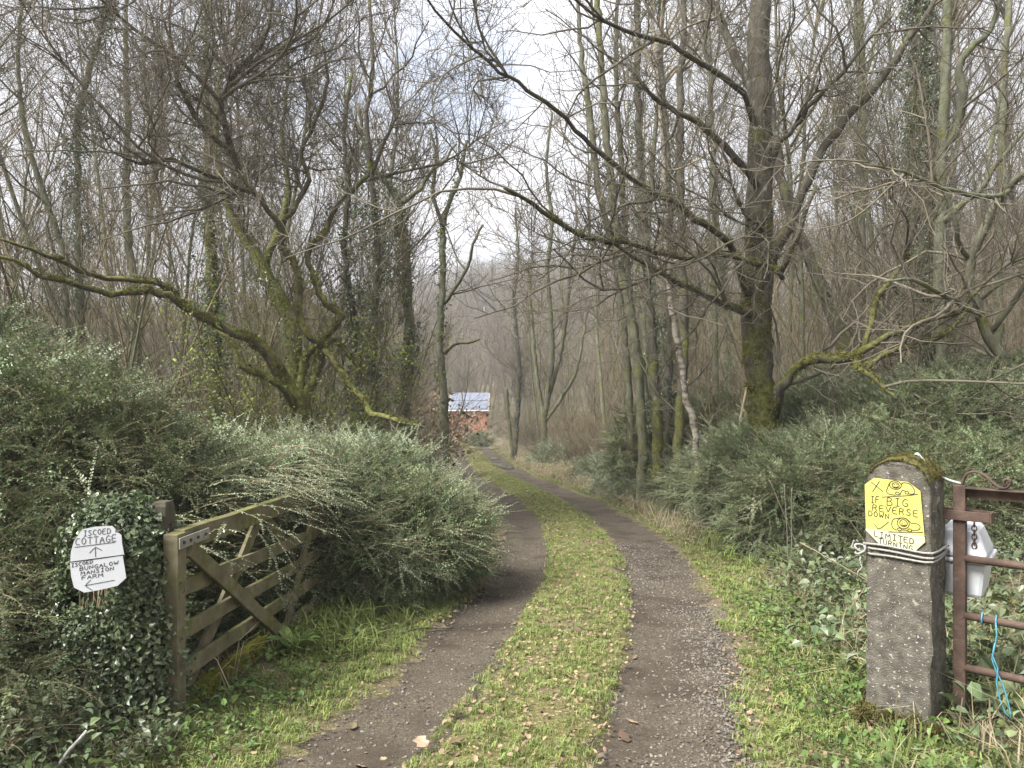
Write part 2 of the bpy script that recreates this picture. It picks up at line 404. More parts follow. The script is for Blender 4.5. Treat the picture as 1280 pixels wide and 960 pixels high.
vm = ((sm < 2.0 + .35 * wob(cxm, cym, 2.5)) & (cym < 60)).astype(np.int32).ravel()
gme.polygons.foreach_set("material_index", vm)
tag(link("ground", gme), kind="structure")

def ribbon(name, sl, sr, y0, y1, step, lift, material, edge=0.05, cross=8, sink=.012):
    ys = np.arange(y0, y1, step)
    n = len(ys)
    el = np.convolve(RNG.normal(0, edge, n + 4), np.ones(3) / 3, 'same')[2:-2] + .05 * np.sin(ys * 1.7) + RNG.normal(0, edge * .2, n)
    er = np.convolve(RNG.normal(0, edge, n + 4), np.ones(3) / 3, 'same')[2:-2] + .05 * np.sin(ys * 1.3 + 1) + RNG.normal(0, edge * .2, n)
    t = np.linspace(0, 1, cross + 1)
    s = (sl + el)[:, None] * (1 - t) + (sr + er)[:, None] * t
    X = track_x(ys)[:, None] + s
    Y = np.repeat(ys[:, None], cross + 1, 1)
    Z = ground_z(X, Y) + (lift + sink) * np.minimum(1, np.minimum(t, 1 - t) * 7)[None, :] - sink + RNG.normal(0, .0022, X.shape)
    m = cross + 1
    i0 = (np.arange(n - 1)[:, None] * m + np.arange(m - 1)[None]).ravel()
    me = mesh_np(name, np.stack([X, Y, Z], -1), [np.stack([i0, i0 + 1, i0 + m + 1, i0 + m], -1)], material)
    return tag(link(name, me), kind="structure")

ribbon("track", -1.22, 1.25, -5, 78, .05, .012, M['gravel'], edge=.07, cross=22)
ribbon("grass_strip", -.44, .36, -5, 76, .045, .045, M['strip'], edge=.07, cross=14, sink=-.004)

# ------------------------------------------------------------------ scattering: points that carry small pieces through geometry nodes
def source(name, meshes):
    c = bpy.data.collections.new(name)
    for i, me in enumerate(meshes):
        c.objects.link(bpy.data.objects.new(f"{name}_{i}", me))
    g = bpy.data.node_groups.new(name, 'GeometryNodeTree')
    g.interface.new_socket("Geometry", in_out='INPUT', socket_type='NodeSocketGeometry')
    g.interface.new_socket("Geometry", in_out='OUTPUT', socket_type='NodeSocketGeometry')
    N, K = g.nodes, g.links.new
    gi, go = N.new("NodeGroupInput"), N.new("NodeGroupOutput")
    ci = N.new("GeometryNodeCollectionInfo"); ci.inputs["Collection"].default_value = c
    ci.inputs["Separate Children"].default_value = True; ci.inputs["Reset Children"].default_value = True
    ip = N.new("GeometryNodeInstanceOnPoints"); ip.inputs["Pick Instance"].default_value = True
    def na(nm, ty):
        a = N.new("GeometryNodeInputNamedAttribute"); a.data_type = ty; a.inputs["Name"].default_value = nm
        return a.outputs["Attribute"]
    er = N.new("FunctionNodeEulerToRotation")
    K(na("rot", 'FLOAT_VECTOR'), er.inputs[0]); K(er.outputs[0], ip.inputs["Rotation"])
    K(na("scl", 'FLOAT'), ip.inputs["Scale"]); K(na("idx", 'INT'), ip.inputs["Instance Index"])
    K(gi.outputs[0], ip.inputs["Points"]); K(ci.outputs[0], ip.inputs["Instance"]); K(ip.outputs[0], go.inputs[0])
    return g, len(meshes)

def basis_euler(X, Y, Z):
    ry = -np.arcsin(np.clip(X[:, 2], -1, 1))
    return np.stack([np.arctan2(Y[:, 2], Z[:, 2]), ry, np.arctan2(X[:, 1], X[:, 0])], -1)

def orient(Zd, Yhint):
    """local Z along Zd, local Y as near Yhint as it can be"""
    Zd = nrm(Zd); X = nrm(np.cross(Yhint, Zd)); Y = np.cross(Zd, X)
    return basis_euler(X, Y, Zd)

def scatter(name, src, pts, rot, scl, parent=None, kind="stuff"):
    g, n = src
    me = bpy.data.meshes.new(name)
    pts = np.asarray(pts, np.float32)
    me.vertices.add(len(pts)); me.vertices.foreach_set("co", pts.ravel())
    a = me.attributes.new("rot", 'FLOAT_VECTOR', 'POINT'); a.data.foreach_set("vector", np.asarray(rot, np.float32).ravel())
    a = me.attributes.new("scl", 'FLOAT', 'POINT'); a.data.foreach_set("value", np.broadcast_to(np.asarray(scl, np.float32), (len(pts),)).copy())
    a = me.attributes.new("idx", 'INT', 'POINT'); a.data.foreach_set("value", RNG.integers(0, n, len(pts)).astype(np.int32))
    o = link(name, me, parent)
    md = o.modifiers.new("scatter", 'NODES'); md.node_group = g
    if kind: o["kind"] = kind
    return o

def leaf_quads(c, d, n, L_, W_):
    """kite shaped leaves: base c, direction d, normal n; arrays (m,3) -> V, F"""
    side = nrm(np.cross(d, n))
    L_ = np.broadcast_to(np.asarray(L_, float), (len(c),))[:, None]; W_ = np.broadcast_to(np.asarray(W_, float), (len(c),))[:, None]
    V = np.stack([c, c + d * L_ * .5 + side * W_ * .5, c + d * L_ - n * L_ * .08, c + d * L_ * .5 - side * W_ * .5], 1)
    F = np.arange(len(c))[:, None] * 4 + np.arange(4)[None]
    return V.reshape(-1, 3), F

def folded_leaves(c, d, n, L_, W_, fold=.25):
    """broader leaves of six corners folded along the midrib"""
    side = nrm(np.cross(d, n)); m = len(c)
    L_ = np.broadcast_to(np.asarray(L_, float), (m,))[:, None]; W_ = np.broadcast_to(np.asarray(W_, float), (m,))[:, None]
    up = n * W_ * fold
    V = np.stack([c, c + d * L_ * .55 - up * .2, c + d * L_ - n * L_ * .12,
                  c + d * L_ * .28 + side * W_ * .48 + up, c + d * L_ * .68 + side * W_ * .34 + up * .8,
                  c + d * L_ * .28 - side * W_ * .48 + up, c + d * L_ * .68 - side * W_ * .34 + up * .8], 1)
    b = np.arange(m)[:, None] * 7
    F = np.concatenate([b + np.array([[0, 1, 4, 3]]), b + np.array([[0, 5, 6, 1]])])
    T = np.concatenate([b + np.array([[1, 2, 4]]), b + np.array([[1, 6, 2]])])
    return V.reshape(-1, 3), F, T

def rand_dirs(m, r=RNG):
    return nrm(r.normal(0, 1, (m, 3)))

def spray_mesh(name, leafmat, seed, L_=.44, leaf=.021, droop=.38, side_n=8, sp=.0185):
    """an arching twig with two rows of tiny leaves and leafy side shoots"""
    r = np.random.default_rng(seed)
    mb = MB(); segs = []
    t = np.linspace(0, 1, 7)
    main = np.stack([.04 * r.normal() * t * L_ * 4 * t, -droop * L_ * t ** 2.2, L_ * t], -1)
    segs.append(main)
    for i in range(side_n):
        u = r.uniform(.12, .92); p = np.array([np.interp(u, t, main[:, k]) for k in range(3)])
        s = 1 if i % 2 else -1
        d = nrm(np.array([s * r.uniform(.5, .9), r.uniform(-.1, .3), r.uniform(.5, .9)]))
        l = L_ * r.uniform(.2, .42) * (1.15 - u * .6)
        tt = np.linspace(0, 1, 4)
        segs.append(p + d * l * tt[:, None] + np.array([0, -1, 0.1]) * (l * .3 * tt ** 2)[:, None])
    tv, leaves = [], []
    for q, s in enumerate(segs):
        mb.tube(s, np.linspace(.0028 if q == 0 else .0018, .0009, len(s)), 3, cap=False)
        ln = np.linalg.norm(np.diff(s, axis=0), axis=1).sum(); n = int(ln / sp)
        u = np.linspace(.08, 1, max(n, 3)); ts = np.linspace(0, 1, len(s))
        c = np.stack([np.interp(u, ts, s[:, k]) for k in range(3)], -1)
        dd = nrm(np.gradient(c, axis=0))
        for sg in (-1, 1):
            nrmv = nrm(np.array([0, 1.0, 0]) + r.normal(0, .28, c.shape))
            sd = nrm(np.cross(dd, nrmv)) * sg
            d = nrm(sd + dd * .55 + r.normal(0, .18, c.shape))
            leaves.append((c, d, nrmv, leaf * r.uniform(.7, 1.15, len(c)) * (1.05 - .45 * u)))
    wood_v = sum(len(v) for v in mb.V); wood_f = sum(len(f) for fl in mb.F.values() for f in fl)
    for c, d, n, l in leaves:
        V, F = leaf_quads(c, d, n, l, l * .62); mb.add(V, [F])
    Fq = np.concatenate(mb.F[4])
    fm = np.ones(len(Fq), np.int32); fm[:wood_f] = 0
    return mesh_np(name, np.concatenate(mb.V), [Fq], [M['brown_twig'], leafmat], False, fm)

SPRAY = source("leafy_spray", [spray_mesh(f"leafy_spray_mesh_{i}", M['shrub_leaf'], 20 + i) for i in range(5)] + [spray_mesh("thin_spray_mesh", M['shrub_leaf_pale'], 27, sp=.05), spray_mesh("dark_leafy_spray_mesh", M['shrub_leaf_dark'], 28, leaf=.025, sp=.022)])
SPRAY_DARK = source("dark_spray", [spray_mesh(f"dark_spray_mesh_{i}", M['shrub_leaf_dark'], 40 + i) for i in range(4)] + [spray_mesh("thin_dark_spray_mesh", M['shrub_leaf_dark'], 47, sp=.06), spray_mesh("mid_spray_mesh", M['shrub_leaf'], 48, leaf=.025, sp=.022)])
SPRAY_PALE = source("pale_spray", [spray_mesh(f"pale_spray_mesh_{i}", M['shrub_leaf_pale'], 60 + i, droop=.25) for i in range(5)])
SPRAY_LONG = source("long_spray", [spray_mesh(f"long_spray_mesh_{i}", M['shrub_leaf_pale'], 80 + i, L_=.55, droop=.22, side_n=4, leaf=.019, sp=.018) for i in range(4)])

def clump_mesh(name, leafmat, seed, n, spread, size, up=.6, folded=True, stem=None, wide=.8):
    r = np.random.default_rng(seed); mb = MB()
    c = r.normal(0, spread, (n, 3)) * np.array([1, 1, .45]); c[:, 2] += spread * .6
    d = nrm(np.stack([r.normal(0, 1, n), r.normal(0, 1, n), r.normal(0, .4, n) - .2], -1))
    nn = nrm(np.stack([r.normal(0, .5, n), r.normal(0, .5, n), np.full(n, up + .4)], -1)); nn = nrm(nn - d * (nn * d).sum(1, keepdims=True))
    l = size * r.uniform(.6, 1.2, n)
    nw = 0
    if stem:
        for i in range(min(n, 10)):
            mb.tube(np.stack([np.zeros(3), c[i] * .6 + np.array([0, 0, .01]), c[i]]), np.array([.002, .0016, .001]), 3, cap=False)
        nw = sum(len(f) for fl in mb.F.values() for f in fl)
    if folded:
        V, F, T = folded_leaves(c, d, nn, l, l * wide); mb.add(V, [F, T])
    else:
        V, F = leaf_quads(c, d, nn, l, l * wide); mb.add(V, [F])
    fs = [np.concatenate(f) for f in mb.F.values()]
    keys = list(mb.F.keys()); fm = []
    for k_, f in zip(keys, fs):
        a = np.ones(len(f), np.int32) if stem else np.zeros(len(f), np.int32)
        if stem and k_ == 4: a[:nw] = 0
        fm.append(a)
    return mesh_np(name, np.concatenate(mb.V), fs, [stem, leafmat] if stem else leafmat, False, np.concatenate(fm))

IVY = source("ivy_clump", [clump_mesh(f"ivy_clump_mesh_{i}", M['ivy_leaf'], 100 + i, 14, .055, .045, up=.3) for i in range(5)])
YLEAF = source("yellow_clump", [clump_mesh(f"yellow_clump_mesh_{i}", M['yellow_leaf'], 120 + i, 10, .13, .06, wide=.6) for i in range(4)])
BRAMBLE = source("bramble_clump", [clump_mesh(f"bramble_clump_mesh_{i}", M['bramble_leaf'], 140 + i, 16, .13, .07, stem=M['brown_twig'], wide=.72) for i in range(6)])
HERB = source("herb_clump", [clump_mesh(f"herb_clump_mesh_{i}", M['herb_leaf'], 160 + i, 18, .06, .036, stem=M['green_twig'], wide=.75) for i in range(5)])

def tuft_mesh(name, material, seed, n=16, h=.09, spread=.03, lean=.6, w=.004):
    r = np.random.default_rng(seed); mb = MB()
    for _ in range(n):
        b = np.array([r.normal(0, spread), r.normal(0, spread), 0]); a = r.uniform(0, 6.28)
        o = np.array([math.cos(a), math.sin(a), 0]); hh = h * r.uniform(.5, 1.25); ln = lean * r.uniform(.3, 1.4)
        sd = np.array([-o[1], o[0], 0]) * w * r.uniform(.7, 1.3)
        m1 = b + o * hh * ln * .35 + np.array([0, 0, hh * .6]); tip = b + o * hh * ln + np.array([0, 0, hh * (1 - .35 * ln)])
        mb.add([b - sd, b + sd, m1 + sd * .8, m1 - sd * .8, tip], [[[0, 1, 2, 3]], [[3, 2, 4]]])
    return mb.mesh(name, material)

GRASS = source("grass_tuft", [tuft_mesh(f"grass_tuft_mesh_{i}", M['grass'], 180 + i, 18, .06, .035, .9) for i in range(5)])
LONG_GRASS = source("long_grass_tuft", [tuft_mesh(f"long_grass_tuft_mesh_{i}", M['grass'], 190 + i, 22, .22, .05, .9, .005) for i in range(4)])
STRAW = source("straw_tuft", [tuft_mesh(f"straw_tuft_mesh_{i}", M['straw'], 200 + i, 14, .26, .06, 1.2, .003) for i in range(4)])

def dead_leaf_mesh(name, seed, s=1.0):
    r = np.random.default_rng(seed); n = 10
    L_, W_ = .055 * s, .034 * s
    u = np.linspace(0, 1, 6); prof = np.array([.05, .6, 1.0, .8, .95, .05]) * r.uniform(.75, 1.15, 6)
    V = []
    curl = r.uniform(.1, .5)
    for i in range(6):
        w = W_ * prof[i] * .5; x = (u[i] - .5) * L_
        zc = curl * .4 * L_ * (u[i] - .5) ** 2 * 4 * r.uniform(.5, 1)
        V += [[x, -w, zc + w * curl * r.uniform(.3, 1.2)], [x, 0, zc + .002], [x, w, zc + w * curl * r.uniform(.3, 1.2)]]
    F = []
    for i in range(5):
        a = i * 3; F += [[a, a + 3, a + 4, a + 1], [a + 1, a + 4, a + 5, a + 2]]
    return MB().add(V, [F]).mesh(name, M['dead_leaf'])
LITTER_MESHES = [dead_leaf_mesh(f"dead_leaf_mesh_{i}", 220 + i) for i in range(7)]
LITTER = source("dead_leaf", LITTER_MESHES)

def stone_mesh(name, seed):
    r = np.random.default_rng(seed)
    V = rand_dirs(14, r) * np.array([1, .8, .5]) * .009 * r.uniform(.75, 1.2, (14, 1))
    import bmesh
    bm = bmesh.new()
    for v in V: bm.verts.new(v)
    bmesh.ops.convex_hull(bm, input=bm.verts)
    me = bpy.data.meshes.new(name); bm.to_mesh(me); bm.free(); me.materials.append(M['stone'])
    return me
STONES = source("gravel_stone", [stone_mesh(f"gravel_stone_mesh_{i}", 240 + i) for i in range(5)])

def surf_z(x, y):
    s = np.abs(x - track_x(y) + .04); return ground_z(x, y) + np.where(s < .38, .047, np.where(s < .46, .03, np.where(s < 1.1, .014, 0)))

def lay(n_per_m2, y0, y1, s0, s1, keep=None, falloff=None):
    """points on the ground between track offsets s0 and s1"""
    A = (y1 - y0) * (s1 - s0); n = int(A * n_per_m2)
    if falloff:       # more of them near the camera
        y = y0 + (y1 - y0) * RNG.random(n) ** falloff
    else:
        y = RNG.uniform(y0, y1, n)
    s = RNG.uniform(s0, s1, n)
    x = track_x(y) + s
    if keep is not None:
        k = keep(x, y, s); x, y, s = x[k], y[k], s[k]
    return np.stack([x, y, surf_z(x, y)], -1), s

def spin(n, tilt=.2):
    return np.stack([RNG.normal(0, tilt, n), RNG.normal(0, tilt, n), RNG.uniform(0, 6.28, n)], -1)

# ------------------------------------------------------------------ tree growing
def seg_arrays(polys):
    S, D, Ln, R = [], [], [], []
    for pts, rad in polys:
        pts = np.asarray(pts); rad = np.asarray(rad)
        if pts.ndim == 2: pts = pts[None]; rad = rad[None]
        d = pts[:, 1:] - pts[:, :-1]; l = np.linalg.norm(d, axis=-1)
        S.append(pts[:, :-1].reshape(-1, 3)); D.append(d.reshape(-1, 3)); Ln.append(l.ravel()); R.append(rad[:, :-1].ravel())
    return np.concatenate(S), np.concatenate(D), np.concatenate(Ln), np.concatenate(R)

def sprout(polys, density, len_rng, r_of, ang=(35, 70), nseg=4, wig=.18, up=.05, r=RNG, weight=None, rmin=.0022, tip=.35, flat=None):
    polys = [q for q in polys if q is not None]
    if not polys: return None
    S, D, Ln, R = seg_arrays(polys)
    w = Ln if weight is None else Ln * weight(S, D, Ln, R)
    tot = w.sum()
    n = int(tot * density)
    if n < 1: return None
    i = r.choice(len(S), n, p=w / tot)
    u = r.random(n)[:, None]
    pos = S[i] + D[i] * u
    d = nrm(D[i]); a = np.radians(r.uniform(ang[0], ang[1], n))[:, None]
    q = rand_dirs(n, r); q = nrm(q - d * (q * d).sum(1, keepdims=True))
    if flat is not None: q = nrm(q * np.array([1, 1, flat]))
    d = nrm(d * np.cos(a) + q * np.sin(a))
    L_ = r.uniform(len_rng[0], len_rng[1], n) ** 1.0
    rad0 = np.maximum(np.minimum(r_of(L_), R[i] * .75), rmin)
    pts = np.empty((n, nseg + 1, 3)); pts[:, 0] = pos
    for k in range(nseg):
        d = nrm(d + r.normal(0, wig, d.shape) + np.array([0, 0, up]))
        pts[:, k + 1] = pts[:, k] + d * (L_ / nseg)[:, None]
    rad = rad0[:, None] * np.linspace(1, tip, nseg + 1)[None]
    return pts, np.maximum(rad, rmin * .8)

def tubes_mesh(name, batches, material, smooth=True):
    """batches: list of (pts, rad, k)"""
    V, F, n = [], [], 0
    for pts, rad, k in batches:
        if pts.ndim == 2: pts = pts[None]; rad = rad[None]
        v, f = tube_batch(pts, rad, k); V.append(v); F.append(f + n); n += len(v)
    return mesh_np(name, np.concatenate(V), [np.concatenate(F)], material, smooth)

def catmull(pts, step=.14, noise=.012, r=RNG):
    """pts (n,4): xyz + radius -> smoothed finer polyline"""
    p = np.asarray(pts, float)
    p = np.concatenate([[2 * p[0] - p[1]], p, [2 * p[-1] - p[-2]]])
    out = []
    for i in range(1, len(p) - 2):
        n = max(2, int(np.linalg.norm(p[i + 1, :3] - p[i, :3]) / step))
        t = np.linspace(0, 1, n, endpoint=False)[:, None]
        a, b, c, d = p[i - 1], p[i], p[i + 1], p[i + 2]
        out.append(.5 * ((2 * b) + (-a + c) * t + (2 * a - 5 * b + 4 * c - d) * t ** 2 + (-a + 3 * b - 3 * c + d) * t ** 3))
    q = np.concatenate(out + [p[-2][None]])
    e = r.normal(0, 1, (len(q), 3)) * np.minimum(noise, q[:, 3:4] * .35); e[0] = 0
    q[:, :3] += e
    q[:, 3] = np.maximum(q[:, 3] * (1 + r.normal(0, .05, len(q))), .003)
    return q[:, :3], q[:, 3]

def px_path(pts, dw=None):
    """photo path [(px, py, dist, width_px)] -> xyz + radius"""
    out = []
    for px, py, d, w in pts:
        out.append([*P(px, py, d), w / 2 / FPX * d])
    return np.array(out)

def ivy_on(name, polys, density, parent, off=.03, src=None, scl=(.7, 1.3), top=99.0):
    S, D, Ln, R = seg_arrays(polys)
    n = int(Ln.sum() * density); i = RNG.choice(len(S), n, p=Ln / Ln.sum())
    pos = S[i] + D[i] * RNG.random(n)[:, None]
    d = nrm(D[i]); q = rand_dirs(n); q = nrm(q - d * (q * d).sum(1, keepdims=True))
    pos = pos + q * (R[i] + off * RNG.random(n) ** 2 * 2)[:, None]
    keep = (wob(pos[:, 0] * 2, pos[:, 2] * 1.3, 1.6) > -.33) & (pos[:, 2] < top * RNG.uniform(.7, 1.05, n))
    pos, q = pos[keep], q[keep]
    rot = orient(nrm(q + np.array([0, 0, .35]) + RNG.normal(0, .3, q.shape)), rand_dirs(len(q)))
    base = np.array(parent.location)
    return scatter(name, src or IVY, pos - base, rot, RNG.uniform(*scl, len(pos)), parent)

LIMB_MOSS = source("limb_moss", [tuft_mesh(f"limb_moss_mesh_{i}", M['limb_moss'], 440 + i, 14, .022, .014, .9, .0034) for i in range(3)])
def hero_tree(name, label, cat, paths, bark, twig_mat, group=None, base=None, lv=(2.2, 5, 7), lens=((.6, 1.9), (.3, .9), (.12, .4)),
              ivy=None, up=.06, wig=.2, weight=None, trunk_limit=None, rtwig=.0030, seed=0, l0=None, lr=.011, limb_w=1.0, trunk_w=1.0, moss_n=0):
    """a tree whose trunk and limbs follow given paths and whose twigs are grown on them"""
    r = np.random.default_rng(1000 + seed)
    first = paths[0][1]
    p0 = np.asarray(first[0][:3], float)
    gz = float(ground_z(p0[0], p0[1])) if base is None else base
    root = empty(name, (p0[0], p0[1], gz - .05), label, cat, group)
    base_v = np.array([p0[0], p0[1], gz - .05])
    polys = []
    mains = []
    for k, (pn, arr) in enumerate(paths):
        arr = np.array(arr, float)
        arr[:, 3] *= limb_w if k else trunk_w
        if k and arr[-1, 3] / arr[0, 3] > .3 and pn != 'limb': arr[-1, 3] *= .45
        if k == 0 and arr[0, 2] > gz + .02:
            foot = arr[0].copy(); foot[2] = gz - .08; foot[3] *= 1.35
            kn = arr[0].copy(); kn[2] = gz + (arr[0, 2] - gz) * .35; kn[3] *= 1.1
            arr = np.concatenate([[foot], [kn], arr]) if arr[0, 2] - gz > .3 else np.concatenate([[foot], arr])
        q = catmull(arr, r=r); polys.append(q); mains.append((pn, q))
    for pn, q in mains:
        big = q[1].max()
        k = 12 if big > .12 else 8 if big > .05 else 6
        link(pn, MB().tube(q[0] - base_v, q[1], k).mesh(pn, bark, True), root)
    s0 = sprout(polys, l0[0], l0[1], lambda L_: L_ * .009 + .004, (25, 55), 9, .15, up * .8, r, weight, rmin=.008) if l0 else None
    l1 = sprout(polys + [s0], lv[0], lens[0], lambda L_: L_ * lr + .003, (30, 70), 7, wig, up, r, weight, rmin=rtwig * 1.6)
    l2 = sprout([l1], lv[1], lens[1], lambda L_: L_ * .007 + .002, (30, 65), 5, wig, up, r, rmin=rtwig * 1.2)
    l3 = sprout([l1, l2], lv[2], lens[2], lambda L_: L_ * .004 + .001, (30, 70), 3, wig, up * .5, r, rmin=rtwig)
    tw = [(q[0] - base_v, q[1], kk) for q, kk in ((s0, 6), (l1, 5), (l2, 3), (l3, 3)) if q is not None]
    if tw:
        t = link("twigs", tubes_mesh("twigs", tw, twig_mat), root); t["kind"] = "stuff"
    if moss_n:        # raised tufts of moss on the lower stem and on the upper side of low limbs
        S, D, Ln, R = seg_arrays(polys); ok = (S[:, 2] < base_v[2] + 4.2) & (R > .022); S, D, Ln, R = S[ok], D[ok], Ln[ok], R[ok]
        w_ = Ln * R * np.exp(-(S[:, 2] - base_v[2]) * .25); i = r.choice(len(S), moss_n, p=w_ / w_.sum()); d = nrm(D[i]); q = rand_dirs(moss_n, r)
        q[:, 2] += .8 * (1 - np.abs(d[:, 2])); q = nrm(q - d * (q * d).sum(1, keepdims=True))
        pos = S[i] + D[i] * r.random((moss_n, 1)) + q * R[i][:, None] * .96
        kk = wob(pos[:, 0] * 3, pos[:, 2] * 2.4, 2.1) > -.1
        scatter("moss", LIMB_MOSS, (pos - base_v)[kk], orient(nrm(q + r.normal(0, .3, q.shape)), rand_dirs(moss_n, r))[kk], r.uniform(.7, 1.7, moss_n)[kk], root)
    if ivy:
        for (idx, dens, off, *top) in ivy:
            ivy_on("ivy", [polys[j] for j in idx], dens, root, off, top=top[0] if top else 99)
    return root, polys

# ---- the oak to the right of the track
D0 = 9.6
oak_paths = [
 ("trunk", px_path([(957,535,D0,44),(952,490,D0,40),(946,440,D0,42),(944,400,D0,44),(949,350,D0,42),(949,290,D0,38),(949,225,D0,34),(951,170,D0,33),(950,124,D0,32),(949,60,D0,30),(949,0,D0,27),(946,-90,D0,22),(953,-190,D0,15),(948,-290,D0,8)])),
 ("limb", px_path([(958,350,D0,24),(966,318,D0-.1,20),(987,285,D0-.2,19),(1002,244,D0-.3,17),(1021,202,D0-.3,16),(1044,165,D0-.4,15),(1072,133,D0-.5,14),(1100,101,D0-.6,13),(1149,30,D0-.8,11),(1175,-10,D0-.9,9),(1215,-80,D0-1,6)])),
 ("limb", px_path([(952,240,D0,14),(942,222,D0-.2,13),(927,205,D0-.3,12),(905,182,D0-.5,12),(882,161,D0-.6,11),(860,145,D0-.7,10),(837,135,D0-.8,9),(812,118,D0-1,7),(790,85,D0-1.1,5)])),
 ("limb", px_path([(884,163,D0-.6,8),(890,145,D0-.5,7),(886,120,D0-.4,7),(893,95,D0-.4,6),(880,60,D0-.4,5),(888,20,D0-.4,4)])),
 ("limb", px_path([(948,140,D0,20),(936,105,D0+.2,17),(922,75,D0+.3,15),(908,42,D0+.4,14),(898,20,D0+.5,13),(880,-20,D0+.6,11),(850,-90,D0+.8,8)])),
 ("limb", px_path([(948,160,D0,13),(931,120,D0-.3,11),(905,98,D0-.5,11),(886,86,D0-.6,10),(860,70,D0-.8,10),(837,56,D0-1,9),(800,45,D0-1.2,8),(765,32,D0-1.4,7),(725,5,D0-1.6,5),(690,-30,D0-1.8,4)])),
 ("limb", px_path([(958,240,D0,11),(963,215,D0-.1,10),(972,185,D0-.2,9),(987,165,D0-.3,9),(1000,152,D0-.4,8),(1010,135,D0-.5,8),(1032,112,D0-.6,7),(1055,90,D0-.7,7),(1085,49,D0-.8,6),(1115,20,D0-.9,5)])),
 ("limb", px_path([(960,292,D0,7),(945,280,D0-.3,6),(931,266,D0-.4,6),(918,240,D0-.5,5),(910,205,D0-.6,4),(900,180,D0-.6,3)])),
 ("limb", px_path([(965,520,D0-.1,22),(976,486,D0-.3,19),(990,468,D0-.4,18),(1006,452,D0-.5,16),(1032,449,D0-.6,15),(1062,446,D0-.7,14),(1077,438,D0-.8,13),(1111,418,D0-.9,10),(1135,410,D0-1,9),(1156,401,D0-1.1,9),(1197,390,D0-1.2,7),(1232,352,D0-1.3,6),(1262,330,D0-1.4,5),(1300,318,D0-1.5,4)])),
 ("limb", px_path([(1070,442,D0-.75,13),(1072,455,D0-.8,14),(1078,464,D0-.9,12),(1092,472,D0-1,8),(1110,490,D0-1.1,7),(1122,499,D0-1.2,5)])),
 ("limb", px_path([(1078,466,D0-.9,8),(1092,452,D0-.9,9),(1122,436,D0-.9,9),(1160,429,D0-.9,8),(1195,405,D0-.8,7),(1230,372,D0-.8,6),(1275,340,D0-.8,4)])),
 ("limb", px_path([(1079,438,D0-.8,9),(1087,405,D0-.6,10),(1097,370,D0-.5,10),(1112,352,D0-.4,9),(1128,330,D0-.3,8),(1136,300,D0-.3,7),(1150,262,D0-.2,6),(1143,225,D0-.2,4)])),
 ("limb", px_path([(940,395,D0,15),(926,389,D0-.3,12),(910,381,D0-.4,10),(894,375,D0-.5,9),(867,363,D0-.7,8),(845,352,D0-.9,8),(822,339,D0-1,7),(800,328,D0-1.2,6),(776,310,D0-1.4,5),(755,300,D0-1.6,4),(730,298,D0-1.8,3)])),
 ("limb", px_path([(978,348,D0-.3,9),(970,340,D0-.4,9),(950,329,D0-.5,10),(927,324,D0-.6,9),(905,318,D0-.6,9),(880,321,D0-.7,8),(850,322,D0-.8,8),(820,315,D0-1,8),(795,306,D0-1.2,8),(760,302,D0-1.5,9),(735,297,D0-1.7,9),(705,284,D0-1.9,8),(678,264,D0-2.1,8),(655,247,D0-2.3,7),(630,235,D0-2.5,6)])),
 ("limb", px_path([(938,372,D0,12),(930,352,D0-.2,11),(922,322,D0-.3,12),(912,304,D0-.5,12),(892,288,D0-.7,11),(871,274,D0-.9,11),(850,257,D0-1.1,10),(824,243,D0-1.3,10),(795,224,D0-1.5,9),(767,206,D0-1.7,9),(740,182,D0-1.9,8),(719,161,D0-2.1,8),(695,138,D0-2.3,7),(670,120,D0-2.5,7),(648,103,D0-2.6,6.5),(625,90,D0-2.7,6),(600,67,D0-2.8,5.5),(580,52,D0-2.9,5),(555,25,D0-3,4.5),(535,0,D0-3.1,4),(515,-40,D0-3.2,3)])),
 ("limb", px_path([(634,95,D0-2.7,5),(620,72,D0-2.7,4.5),(605,48,D0-2.7,4),(597,30,D0-2.7,3.5),(593,0,D0-2.7,3),(585,-30,D0-2.7,2)])),
 ("limb", px_path([(975,342,D0-.3,10),(990,312,D0-.5,10),(1000,285,D0-.6,9),(1010,255,D0-.7,7),(1022,232,D0-.7,5)])),
]
hero_tree("oak_tree", "gnarled dark oak with a thick mossy trunk behind the right hand shrubs", "tree", oak_paths, M['mossy_bark'], M['twig'],
          lv=(3.0, 5.8, 7.5), lens=((.5, 1.9), (.3, .9), (.12, .38)), seed=1, wig=.26, l0=(.5, (1.0, 2.6)), lr=.008, limb_w=.74, trunk_w=.86, moss_n=3000,
          weight=lambda S, D, Ln, R: np.clip(1.3 - R * 9, .06, 1) * np.where(S[:, 2] < 1.2, .12, 1))

